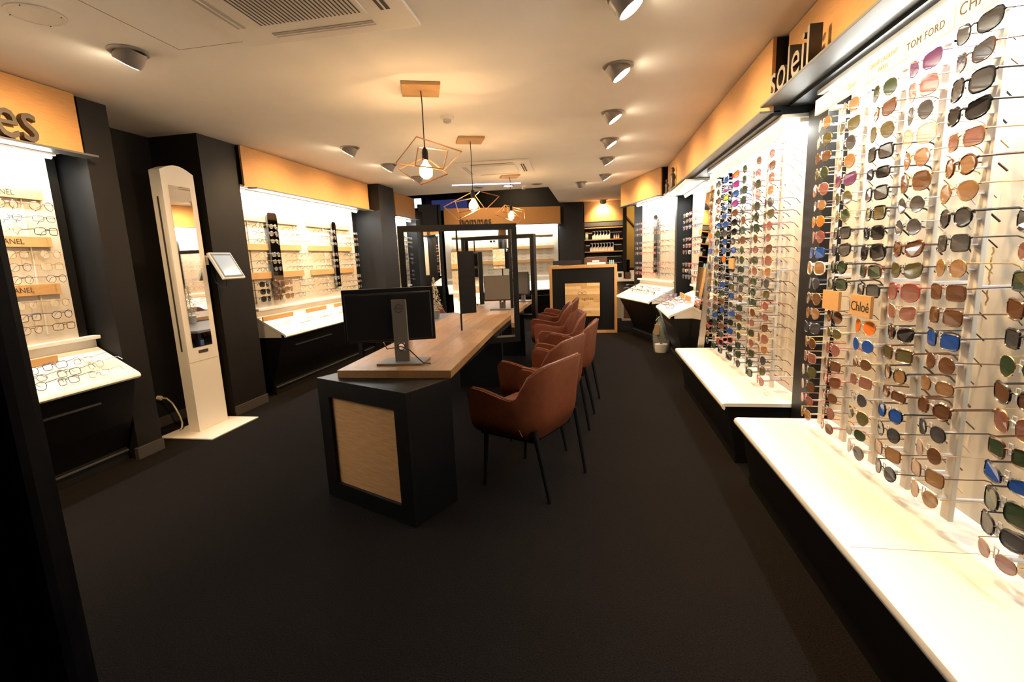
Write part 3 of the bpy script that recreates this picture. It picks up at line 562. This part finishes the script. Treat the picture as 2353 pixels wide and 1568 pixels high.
# ------------------------------------------------------------------ armchairs (front faces local -X)
def make_chair():
    t = thing('armchair', 'cognac leather armchair on black legs nearest the oak end block', 'chair', group='armchairs along the desk')
    NP = 40; HW, FR, BK = .275, -.265, .205                     # half width, front x, back x
    def plan(s):                                              # s in 0..1 around the U, from one arm front to the other
        rad = .15; st = BK-rad-FR; arc = math.pi/2*rad; bk = 2*(HW-rad); tot = 2*st+2*arc+bk; d = s*tot
        if d < st: return FR+d, -HW, 0, -1
        d -= st
        if d < arc: a = d/rad; return BK-rad+rad*math.sin(a), -HW+rad-rad*math.cos(a), math.sin(a), -math.cos(a)
        d -= arc
        if d < bk: return BK, -HW+rad+d, 1, 0
        d -= bk
        if d < arc: a = d/rad; return BK-rad+rad*math.cos(a), HW-rad+rad*math.sin(a), math.cos(a), math.sin(a)
        d -= arc; return BK-rad-d, HW, 0, 1
    def topz(x):
        f = (x-FR)/(BK-FR)
        if f < .08: return .585+.035*math.sin(f/.08*math.pi/2)
        if f < .68: q = (f-.08)/.60; return .62-.045*(q*q*(3-2*q))
        if f < .92: q = (f-.68)/.24; return .575+.165*(q*q*(3-2*q))
        q = (f-.92)/.08; return .74+.035*math.sin(q*math.pi/2)
    bm = MB(); outer = []; inner = []; NV = 9; Z0 = .345
    edge = []
    for i in range(NP+1):
        x, y, nx, ny = plan(i/NP); zt = topz(x); co = []; ci = []
        for j in range(NV+1):
            q = j/NV; z = Z0+(zt-Z0)*q
            tuck = .05*(1-min(1, q*3.2))**2; flare = .04*q*q*max(0, nx) + .012*q*abs(ny)
            ox = x+nx*(flare-tuck)+(.02*(1-q) if i in (0, NP) else 0); oy = y+ny*(flare-tuck)
            co.append(bm.bm.verts.new((ox, oy, z))); th = .042
            ci.append(bm.bm.verts.new((ox-nx*th, oy-ny*th, max(z, Z0+.04)-(.006 if j == NV else 0))))
        edge.append((co[-1].co + ci[-1].co)/2 + Vector((0, 0, .004))); outer.append(co); inner.append(ci)
    F = bm.bm.faces.new
    for i in range(NP):
        for j in range(NV):
            F((outer[i][j], outer[i+1][j], outer[i+1][j+1], outer[i][j+1])); F((inner[i][j], inner[i][j+1], inner[i+1][j+1], inner[i+1][j]))
        F((outer[i][NV], outer[i+1][NV], inner[i+1][NV], inner[i][NV])); F((outer[i][0], inner[i][0], inner[i+1][0], outer[i+1][0]))
    for i in (0, NP):
        for j in range(NV): F((outer[i][j], outer[i][j+1], inner[i][j+1], inner[i][j]))
    sh = bm.build('shell', LEATHER, t, 55)
    MB().tube([tuple(p) for p in edge], .0065, 5).build('piping', PIPING, sh)
    for s in (-1, 1): MB().tube([(.02, s*(HW+.004), .555), (.055, s*(HW+.0045), .47), (.10, s*(HW-.006), .38)], .0025, 4).build('seam', PIPING, sh)
    c = MB().box(FR+.005, -HW+.05, .355, BK-.05, HW-.05, .475, .03); c.build('seat', LEATHER, t, 60)
    MB().box(FR+.03, -HW+.06, .325, BK-.06, HW-.06, .36, .01).build('seat_base', LEGM, t)
    for sx, sy in ((-1, -1), (-1, 1), (1, -1), (1, 1)):
        tx = .135 if sx > 0 else -.19; fx = .237 if sx > 0 else -.214
        ty = .270 if sx > 0 else .235; ztop = .415 if sx > 0 else .35
        MB().tube([(tx*1.0+(0 if sx < 0 else .028), sy*(ty-(.03 if sx > 0 else .02)), ztop), (fx, sy*.224, 0)], .0155, 8, r2=.0095).build('leg', LEGM, t)
    return t
c1 = make_chair()
CH = [((-.385, 2.785), -24.8, 'cognac leather armchair on black legs nearest the oak end block'), ((-.36, 3.52), -20, 'cognac leather armchair, second along the desk from the end block'), ((-.235, 4.30), -6, 'cognac leather armchair, third along the desk, pulled out furthest into the aisle'),
      ((-.365, 5.02), 12, 'cognac leather armchair, fourth along the desk from the end block'), ((-.53, 5.95), 4, 'cognac leather armchair, fifth along the desk, partly behind the fourth'), ((-.47, 6.62), 0, 'cognac leather armchair, last along the desk before the reception counter'), ((-2.15, 6.6), 176, 'cognac leather armchair across the desk on the tinsel tree side')]
for i, ((x, y), a, lb) in enumerate(CH):
    c = c1 if i == 0 else copy_tree(c1); c.location = (x, y, 0); c.rotation_euler = (0, 0, R(a)); c['label'] = lb
# ------------------------------------------------------------------ tinsel tree
tr = thing('tinsel_tree', 'small silver tinsel tree in a silver pot on the side desk', 'tree', (-1.745, 5.10, .7175))
MB().lathe([(.034, 0), (.042, .03), (.046, .085), (.049, .09), (.049, .095), (.04, .095)], 16).build('pot', POTM, tr, 40)
MB().tube([(0, 0, .08), (0, 0, .46)], .006, 6).build('stem', POTM, tr)
tn = MB()
for k in range(420):
    q = random.random()**1.4; z = .11+.345*q; r = (.082*(1-q)+.008)*random.uniform(.35, 1); a = random.uniform(0, 6.283)
    tn.ball((r*math.cos(a), r*math.sin(a), z), random.uniform(.0035, .006), 1)
tno = tn.build('tinsel', TREEM, tr, 60); tno['kind'] = 'stuff'
# ------------------------------------------------------------------ kiosk mirror
ks = thing('mirror_kiosk', 'tall white mirror kiosk with a tablet on an arm by the dark alcove', 'kiosk', (-3.29, 3.54, 0), R(90))   # local -Y looks into the room
MB().box(-.30, -.24, .0, .25, .26, .012, .003).build('base_plate', WHITEM, ks)
KW, KH, KD = .16, 2.18, .10
pts = [(-KW, .012), (KW, .012)] + [(KW-2*KW*k/10, KH-.05+.05*math.sin(math.pi*k/10)) for k in range(11)]
MB().prism(pts, 0, KD, 'y').build('column', WHITEM, ks)
MB().box(-.105, -.003, .72, .105, .001, 2.02).build('mirror_face', MIRROR, ks)
MB().box(-KW-.002, .045, .70, -KW+.001, .06, 1.93).build('side_slot', VENT, ks)
MB().box(-.05, -.003, .665, .05, .001, .69).build('badge', VENT, ks)
MB().box(-KW-.0005, -.0008, .598, KW+.0005, .0, .601).build('panel_joint', mat('thin joint', (.3, .27, .22), .6), ks)
MB().box(-.02, -.005, .725, .016, -.0031, .77).build('sticker', BOXB, ks)
arm = MB().tube([(KW, .075, 1.44), (KW+.06, .06, 1.44)], .022, 10).build('arm', WHITEM, ks)
MB().tube([(KW+.06, .06, 1.475), (KW+.06, .06, 1.395)], .030, 12).build('arm_joint', WHITEM, arm)
tb = link('tablet', None, ks, (.325, -.06, 1.38), (R(-28), 0, R(3))); tb.empty_display_size = .03
MB().box(-.14, -.012, -.13, .14, .012, .13, .006).build('tablet_case', WHITEM, tb)
MB().box(-.128, -.0135, -.118, .128, -.0118, .118).build('bezel', MON, tb)
MB().box(-.11, -.0145, -.098, .11, -.0132, .098).build('screen', TABSCR, tb)
kc = MB().tube([(-3.27, 3.74, 1.31), (-3.26, 3.75, 1.24), (-3.26, 3.80, 1.19), (-3.26, 3.87, 1.20), (-3.27, 3.89, 1.26), (-3.26, 3.86, 1.31)], .004, 6).build('tablet_cable', LEGM, None); tag(kc, 'thin black cable looping under the kiosk tablet', 'cable')
pc = MB().tube([(-3.77, 3.52, .26), (-3.72, 3.53, .255), (-3.66, 3.52, .215), (-3.60, 3.49, .17), (-3.55, 3.47, .11), (-3.52, 3.45, .06), (-3.51, 3.43, .03), (-3.50, 3.40, .0195)], .007, 6); pco = thing('power_cord', 'white power cord plugged into the alcove wall behind the kiosk', 'cord', (0, 0, 0))
pc.build('cable', CABLEW, pco, 60); MB().tube([(-3.799, 3.52, .262), (-3.765, 3.521, .26)], .02, 10).build('plug', CABLEW, pco, 60)
# ------------------------------------------------------------------ pendant lamps
def pendant(label, cx, cy, ang, bz, loops, cut):
    t = thing('pendant_lamp', label, 'pendant lamp', (cx, cy, CEILZ), 0)
    base = Vector((cx, cy, CEILZ))
    c = MB().box(-.125, -.125, -.022, .125, .125, -.0005, .002); c.xf(Matrix.Rotation(ang, 4, 'Z')).build('canopy', OAKV, t)
    MB().tube([(0, 0, -.022), (.003, 0, -.10), (0, 0, bz+.13-CEILZ)], .0038, 6).build('cord', LEGM, t)
    MB().lathe([(.008, .135), (.017, .12), (.021, .10), (.021, .05), (.015, .045)], 14, (0, 0, bz-CEILZ)).build('socket', LEGM, t, 40)
    b = MB().lathe([(.013, .05), (.02, .03), (.040, .005), (.047, -.025), (.040, -.055), (.02, -.072), (.002, -.076)], 18, (0, 0, bz-CEILZ)).build('bulb', BULBG, t, 60)
    MB().lathe([(.004, .04), (.012, .02), (.02, -.02), (.014, -.05), (.002, -.055)], 10, (0, 0, bz-CEILZ)).build('filament', BULBF, b, 60)
    for lp in loops:
        P = [at_y(u, v, cy+dy)-base for u, v, dy in lp]; n = len(P)
        f = MB()
        for i in range(n): f.tube([P[i], P[(i+1) % n]], .0042, 4)
        f.build('wire_loop', COPPER, t)
    lamp('POINT', 'bulb_light', (0, 0, bz-.02-CEILZ), P_BULB, (1, .62, .3), None, t, shadow_soft_size=.03)
pendant('copper wire pendant lamp hanging over the near end of the desk', -1.146, 3.346, R(20), 1.985, [
    [(956.5, 314.5, -.12), (1061, 348.5, -.02), (1020, 391, .13), (910, 374.5, 0)], [(961, 338, .03), (1029, 346, .1), (1018.5, 388.5, -.06), (954, 381, -.12)], [(978, 360.5, .14), (1028.5, 400, 0), (967, 424, -.13), (914.5, 389, .02)]], 0)
pendant('copper wire pendant lamp hanging in front of the hommes lettering', -1.186, 4.819, R(22), 1.895, [
    [(1084, 441.6, .1), (1020, 475, -.05), (1053.5, 506, -.1), (1103, 480, .08)], [(1102, 440, -.1), (1147, 451.5, 0), (1116, 482, .12), (1092, 450, 0)], [(1046, 464, .1), (1084, 456, .02), (1100, 479, -.12), (1053, 489, -.02)]], 0)
pendant('copper wire pendant lamp furthest along the desk towards the reception', -1.185, 7.047, R(22), 1.965, [
    [(1160, 471, .1), (1205, 483, -.05), (1206, 503, -.1), (1155, 487, .08)], [(1137, 493, -.12), (1160, 471, 0), (1198, 502, .12), (1190, 513, 0)], [(1166, 480, .1), (1200, 486, .02), (1196, 500, -.12), (1168, 496, -.02)]], 0)
# ------------------------------------------------------------------ recessed tilting spotlights
def downlight(x, y, z, aim, label, group, lit=True, flat=False, power=1.0, off=False):
    t = thing('spotlight', label, 'spotlight', (x, y, z), math.atan2(aim[1], aim[0]), group)      # tilts towards local +X
    rg = MB().lathe([(.096, -.0005), (.096, -.004), (.088, -.010), (.072, -.010), (.070, -.0005)], 24).build('ring', RINGM, t, 40)
    if flat:
        MB().lathe([(.06, -.002), (.06, -.004), (.001, -.004)], 20).build('lens', LAMPF if lit else VENT, t); ez = -.01; tl = 0
    else:
        tl = R(33); Rm = Matrix.Translation((-.012, 0, -.004)) @ Matrix.Rotation(-tl, 4, 'Y')
        h = MB().lathe([(.068, .02), (.068, -.055), (.064, -.062), (.058, -.062)], 24); h.xf(Rm).build('housing', RINGM, t, 40)
        f = MB().lathe([(.057, -.0625), (.057, -.064), (.001, -.064)], 22); f.xf(Rm).build('lens', LAMPF if lit else VENT, t); ez = -.09
    if not off:
        sp = lamp('SPOT', 'beam', (0.045 if not flat else 0, 0, ez), P_SPOT*power, WARM, (0, -tl-R(6) if not flat else 0, 0), t, spot_size=R(118), spot_blend=.75, shadow_soft_size=.045)
GR = 'tilting spotlights in the ceiling'
for i, y in enumerate((2.49, 3.33, 4.34, 5.30, 6.28, 7.53)):
    downlight(.15, y, CEILZ, (1, 0) if i < 4 else (.92, .4), 'tilted grey spotlight, %s from the doorway in the row before the sunglasses walls' % ORD[i+2], GR)
downlight(.15, 1.6, CEILZ, (1, 0), 'tilted grey spotlight, first from the doorway in the row before the sunglasses walls', GR)
for i, y in enumerate((2.40, 4.76, 5.70, 6.65)):
    downlight(-2.41, y, CEILZ, (-1, 0), 'tilted grey spotlight, %s from the doorway in the row before the eyeglass walls' % ORD[i+1], GR)
downlight(-2.41, 1.35, CEILZ, (-1, 0), 'unseen tilted grey spotlight added by the doorway to brighten the ceiling', GR)  # out-of-view extra spotlight, added to lift the dim ceiling near the doorway
downlight(-.22, 8.15, CEILZ, (.5, .86), 'tilted grey spotlight in the ceiling before the reception counter', GR)
downlight(-1.87, 7.98, CEILZ, (0, 1), 'flat unlit spotlight by the blue ceiling light line', 'flat spotlights', lit=False, flat=True, off=True)
downlight(-1.38, 8.0, CEILZ, (0, 1), 'flat lit spotlight between the two unlit ones', 'flat spotlights', flat=True, power=.5)
downlight(-.92, 8.02, CEILZ, (0, 1), 'flat unlit spotlight nearest the ceiling step', 'flat spotlights', lit=False, flat=True, off=True)
downlight(.17, 10.95, CEILZ, (0, 1), 'grey spotlight over the back shelves', GR, power=.8)
downlight(-1.9, 9.3, 3.15, (0, 1), 'spotlight in the raised ceiling before the men wall', GR, power=.9)
ld = MB().box(-.53, -.012, -.012, .53, .012, -.0005); ldo = ld.build('led_line', LEDB); ldo.location = (-1.66, 7.66, CEILZ); ldo.rotation_euler = (0, 0, R(13)); tag(ldo, 'thin blue-white led line set in the ceiling', 'ceiling light')
# ------------------------------------------------------------------ ceiling fittings
def cassette(label, cx, cy, w, d, rz, grille=True, dark=(3,)):
    t = thing('ceiling_air_conditioner', label, 'air conditioner', (cx, cy, CEILZ), rz)
    MB().box(-w/2, -d/2, -.022, w/2, d/2, -.0005, .008).build('panel', ACW, t)
    gi = w*.30
    gr = MB().box(-gi, -gi, -.030, gi, gi, -.0222, .003).build('grille', ACW, t)
    if grille:
        n = 26
        for k in range(n):
            x = -gi+.03+(2*gi-.06)*k/(n-1)
            for a, b in ((-gi+.03, -.012), (.0, gi-.03)): MB().box(x-.0035, a, -.0312, x+.0035, b, -.0301).build('slot', VENT, gr)
    q = w*.395
    for ang in range(4):
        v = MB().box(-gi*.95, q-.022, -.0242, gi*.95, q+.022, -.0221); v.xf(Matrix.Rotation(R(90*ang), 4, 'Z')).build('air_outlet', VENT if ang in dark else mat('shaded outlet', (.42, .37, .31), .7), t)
        l = MB().box(-gi*.95, q-.004, -.026, gi*.95, q+.004, -.0243); l.xf(Matrix.Rotation(R(90*ang), 4, 'Z')).build('louvre', ACW, t)
cassette('ceiling air conditioner with a slotted grille nearest the doorway', -1.285, 2.02, .92, .92, 0)
cassette('ceiling air conditioner above the middle of the desk', -1.25, 6.38, .92, .92, R(3), False, (2, 3))
hp = thing('access_hatch', 'flush square access hatch in the ceiling beside the air conditioner', 'hatch', (-2.14, 1.75, CEILZ))
MB().box(0, 0, -.004, .38, .69, -.0005).build('hatch_panel', CEIL, hp)
for bx in ((-.006, .0, -.003, 0, .696, -.0004), (0, .69, -.003, .5, .696, -.0004)): MB().box(*bx).build('shadow_gap', VENT, hp)
spk = thing('ceiling_speaker', 'round white speaker grille flush in the ceiling', 'speaker', (-2.44, 1.985, CEILZ))
MB().lathe([(.105, -.0005), (.104, -.005), (.09, -.008), (.088, -.006), (.001, -.006)], 32).build('rim', ACW, spk, 40)
for k in range(4): MB().ball((.096*math.cos(k*1.57+.4), .096*math.sin(k*1.57+.4), -.008), .003, 1).build('screw', VENT, spk)
for (x, y, lb) in ((-1.176, 4.04, 'round white smoke detector between the first two pendant lamps'), (-1.15, 8.15, 'small round smoke detector near the ceiling step')):
    t = thing('smoke_detector', lb, 'smoke detector', (x, y, CEILZ)); MB().lathe([(.055, -.0005), (.055, -.015), (.045, -.022), (.034, -.024)], 20).build('base', ACW, t, 40); MB().lathe([(.033, -.024), (.033, -.042), (.02, -.052), (.002, -.053)], 16).build('head', mat('detector grey', (.45, .42, .38), .4), t, 40)
# ------------------------------------------------------------------ reception counter
rc = thing('reception_counter', 'black reception counter edged in oak with an oak plaque', 'counter', (-.80, 8.5, 0), R(-.6))
RW, RH = 1.158, 1.18
MB().box(.05, .02, .05, RW-.05, .45, RH-.052).build('front', BLACKW, rc)
for nm, bx in (('oak_edge', (0, 0, 0, .048, .47, RH)), ('oak_edge', (RW-.048, 0, 0, RW, .47, RH)), ('oak_edge', (.049, 0, RH-.05, RW-.049, .47, RH)), ('oak_edge', (.049, 0, 0, RW-.049, .47, .048))): MB().box(*bx, .002).build(nm, OAK, rc)
pq = link('plaque', None, rc, (.27, .018, .30)); pq.empty_display_size = .05
for k in range(12):
    x = 0; h = .572/12
    while x < .59:
        x2 = min(.595, x+random.uniform(.2, .45)); x2 = .595 if .595-x2 < .08 else x2
        MB().box(x, -.04+random.uniform(0, .0006), k*h, x2-.0005, 0, (k+1)*h-.0005).build('stave', random.choice(PLAQ), pq); x = x2
lettering('agnies', .072, .002, mat('burnt lettering', (.22, .10, .03), .6), pq, (.285, -.0422, .285), align='LEFT', spacing=1.15)
for cx in (.255, .335): MB().tube([(cx+.034*math.cos(k*.5236), -.0415, .40+.027*math.sin(k*.5236)) for k in range(12)], .003, 4, closed=True).build('emblem', MATS['burnt lettering'], pq)
MB().tube([(.289, -.0415, .405), (.301, -.0415, .405)], .003, 4).build('emblem', MATS['burnt lettering'], pq)
tl_ = thing('till_screen', 'low black screen standing on the reception counter', 'monitor', (-.50, 8.72, RH), R(3)); MB().box(-.25, -.012, .015, .25, .012, .085, .004).build('screen_back', MON, tl_); MB().box(-.1, -.05, 0, .1, .05, .015).build('base', MON, tl_)
rb = thing('leaflet_box', 'long white leaflet tray on the reception counter', 'tray', (.05, 8.75, RH)); MB().box(-.2, -.06, 0, .12, .06, .035, .003).build('tray', BOXW, rb); MB().box(.03, -.062, .005, .1, -.0605, .03).build('label_card', BOXW, rb)
bc = thing('brown_box', 'long brown box with a pale label behind the counter tray', 'box', (.0, 8.86, RH)); MB().box(-.2, -.03, 0, .2, .03, .12, .004).build('box', BROWNC, bc); MB().box(-.06, -.0312, .045, .06, -.0302, .07).build('label_card', BOXW, bc)
for k in range(3):
    o = MB().lathe([(.011, 0), (.011, .055), (.006, .06), (.006, .07)], 10).build('spray_bottle', mat('pale blue bottle', (.25, .42, .45), .3), None, 40); o.location = (.245+.03*k, 8.78, RH); tag(o, 'little pale blue spray bottle beside the brown box', 'bottle', 'spray bottles on the counter')
# ------------------------------------------------------------------ back shelves
bsx0, bsx1, bsy = -.24, .60, 11.2
bs = thing('shelf_unit', 'black back shelves with oak boards under a spotlit oak fascia', 'shelf', (bsx0, bsy, 0)); SW = bsx1-bsx0
fb = MB().box(0, 0, 2.07, SW, .02, CEILZ-.004, .002).build('fascia', OAK, bs)
lettering('accessoires', .085, .002, INKF, fb, (SW/2+.1, -.0012, 2.32))
MB().box(0, .30, 0, SW, .33, 2.45).build('back_panel', BLACKW, bs)
MB().box(-.02, .0, 0, -.001, .33, 2.06).build('side_panel', BLACKW, bs); MB().box(SW+.001, 0, 0, SW+.08, .33, CEILZ-.01).build('side_panel', BLACKW, bs)
MB().box(0, .012, 1.965, SW, .03, 2.068).build('valance', DKGREY, bs)
for z in (1.945, 1.685, 1.42): MB().box(0.001, .0, z-.024, SW-.001, .299, z, .002).build('board', OAK, bs)
for z in (1.83, 1.55, 1.29, 1.15): MB().box(.02, .288, z, SW-.02, .2995, z+.012).build('rail', SILVER, bs)
def solution_box(x, z, lb, g):
    o = thing('solution_box', lb, 'box', (bsx0+x, bsy+.05, z), 0, g)
    MB().box(0, 0, 0, .062, .07, .185, .001).build('carton', BOXW, o)
    d = MB().prism([(.002, .082)] + [(.002+.052*math.cos(R(90-180*k/10)), .133+.05*math.sin(R(90-180*k/10))) for k in range(11)] + [(.002, .184)], -.0012, -.0004, 'y'); d.build('print', BOXB, o)
for k in range(6): solution_box(.17+.066*k, 1.6852, 'white carton with blue half disc, %s from the green box' % ORD[k+1], 'cartons on the upper shelf')
for k in range(8): solution_box(.115+.066*k, 1.4202, 'white carton with blue half disc on lower shelf, %s from the black partition' % ORD[k+1], 'cartons on the lower shelf')
gb = thing('spray_box', 'small green and white box at the end of the upper shelf', 'box', (bsx0+.02, bsy+.05, 1.6852)); MB().box(0, 0, 0, .06, .05, .16).build('carton', BOXW, gb); MB().box(0, -.001, 0, .06, -.0003, .05).build('print', GREEN, gb)
for k in range(3):
    o = MB().lathe([(.02, 0), (.02, .07), (.012, .085), (.008, .09), (.008, .11)], 10).build('spray_bottle', mat('cream bottle', (.6, .5, .42), .4), None, 40); o.location = (bsx0+.66+.045*k, bsy+.1, 1.6852); tag(o, 'cream spray bottle beside the cartons on the upper shelf', 'bottle', 'cream bottles on the upper shelf')
struct(MB().box(-.80, 11.05, 0, -.262, 12.6, CEILZ).build('wall_partition', BLACK))
tw = struct(MB().box(-4.0, 11.35, 2.3, -.80, 11.5, 3.15).build('wall_transom', BLACKW)); 
struct(MB().box(-4.0, 11.4, 0, -.80, 11.5, 2.3).build('wall_behind', BLACKW))
struct(MB().box(-3.79, 9.93, 2.3, -3.45, 10.0, 3.14).build('wall_corner', BLACKW))
for i, (pu, pv, qu, qv, mt, yy) in enumerate(((951, 457, 970, 478, BLUEW, 9.92), (980, 462, 1075, 481, NIGHT, 11.34))):
    a = at_y(pu, pv, yy); b = at_y(qu, qv, yy); w = struct(link('window_%d' % (i+1), None, None, (a.x, yy, b.z)))
    ww, hh = b.x-a.x, a.z-b.z
    MB().box(0, 0, 0, ww, .008, hh).build('pane', mt, w)
    for bx in ((-.03, -.02, -.03, 0, .009, hh+.03), (ww, -.02, -.03, ww+.03, .009, hh+.03), (0, -.02, -.03, ww, .009, 0), (0, -.02, hh, ww, .009, hh+.03)): MB().box(*bx).build('frame', BLACKW, w)
# diagonal mirror at the back left
dm = thing('wall_mirror', 'upright dark-framed mirror set at an angle beside the men wall', 'mirror', (-3.40, 9.30, .0), math.atan2(.635, .77))
MB().box(0, .003, 0, .455, .04, 2.45).build('backing', BLACKW, dm); MB().box(0, -.004, .1, .40, .002, 2.0).build('mirror_face', MIRROR, dm); MB().box(.402, -.03, .0, .455, .002, 2.45).build('edge', BLACKW, dm)
# ------------------------------------------------------------------ stair nook behind the reception
nk = thing('nook_counter', 'white wall counter in the stair nook behind the reception', 'counter', (.40, 9.95, 0)); MB().box(0, 0, .80, .46, .55, .84, .003).build('counter_top', WHITE, nk); MB().box(0, .5, 0, .46, .55, .80).build('back_board', mat('beige board', (.36, .29, .2), .7), nk)
MB().box(.30, .1, .84, .46, .52, 1.0, .004).build('white_bin', WHITE, nk)
dv = thing('coffee_machine', 'small white and black appliance on the nook counter', 'appliance', (.425, 10.1, .8405)); MB().box(0, 0, 0, .13, .2, .15, .02).build('body', BOXW, dv, 40); MB().box(.02, -.004, .04, .09, 0, .12).build('front', MON, dv); MB().box(.16, .02, 0, .26, .18, .13, .01).build('side_unit', BROWNC, dv, 40)
pr = thing('paper_box', 'pale cardboard box under the white nook counter', 'box', (.52, 10.02, .0)); MB().box(0, 0, 0, .28, .38, .45, .004).build('carton', mat('grey card', (.34, .3, .25), .7), pr); MB().box(.03, -.002, .05, .22, -.0003, .3).build('print', BROWNC, pr)
st = thing('stair_rail', 'dark sloping handrail on the mustard stair wall', 'handrail', (0, 0, 0)); MB().tube([(.68, 12.56, 2.32), (1.06, 12.56, 1.86)], .022, 8).build('rail', BROWNC, st)
for x, z in ((.74, 2.24), (1.0, 1.93)): MB().tube([(x, 12.56, z), (x, 12.6, z-.02)], .008, 6).build('rail_bracket', LEGM, st)
sw = thing('staircase', 'dark wooden staircase rising in the nook', 'stairs', (0, 0, 0))
for k in range(6): MB().box(.64, 12.0+.0, .2*k, 1.3-.10*k, 12.55, .2*k+.2).build('step', BROWNC, sw)
lamp('POINT', 'stair_lamp', (1.15, 11.7, 2.25), 9, (1, .7, .36), None, None, shadow_soft_size=.06)
sl = thing('stair_ceiling_lamp', 'small round lamp above the stairs', 'ceiling light', (1.15, 11.7, CEILZ)); MB().lathe([(.09, -.0005), (.09, -.03), (.06, -.06), (.001, -.065)], 20).build('shade', mat('warm glowing shade', (1, .9, .7), .5, emit=(1, .75, .42), es=3), sl, 50)
struct(MB().box(.92, 8.75, 0, 1.0, 11.9, CEILZ).build('wall_nook', BLACK))
# ------------------------------------------------------------------ wrapped plant by the angled wall
bq = thing('wrapped_plant', 'plant wrapped in clear film standing on the floor under the shelves', 'plant', (.87, 6.76, 0))
MB().lathe([(.075, 0), (.085, .1), (.085, .11), (.07, .11)], 16).build('pot', BOXW, bq, 40)
MB().lathe([(.09, .0), (.11, .12), (.115, .28), (.06, .42), (.012, .5), (.05, .58), (.06, .6)], 16).build('film', WRAP, bq, 60)
for k in range(9):
    a = k*.7; l = MB(); d = Vector((math.cos(a), math.sin(a), 0)); s_ = Vector((-d.y, d.x, 0)); h = .26+.1*(k % 3)
    pv = [d*.01+Vector((0, 0, .1)), d*.05+s_*.025+Vector((0, 0, h*.6+.05)), d*.075+Vector((0, 0, h+.06)), d*.05-s_*.025+Vector((0, 0, h*.6+.05))]
    vs = [l.bm.verts.new(p) for p in pv]; vt = [l.bm.verts.new(p-d*.003) for p in pv]; l.bm.faces.new(vs); l.bm.faces.new(vt[::-1])
    for i in range(4): l.bm.faces.new((vs[i], vs[(i+1) % 4], vt[(i+1) % 4], vt[i]))
    l.build('leaf', LEAF, bq)
MB().box(-.10, -.12, .26, -.04, -.112, .40).build('care_card', mat('tan card', (.5, .34, .18), .6), bq)
MB().tube([(0, -.01, .47), (-.03, -.05, .5), (-.08, -.06, .44)], .006, 5).build('ribbon', SILVER, bq)
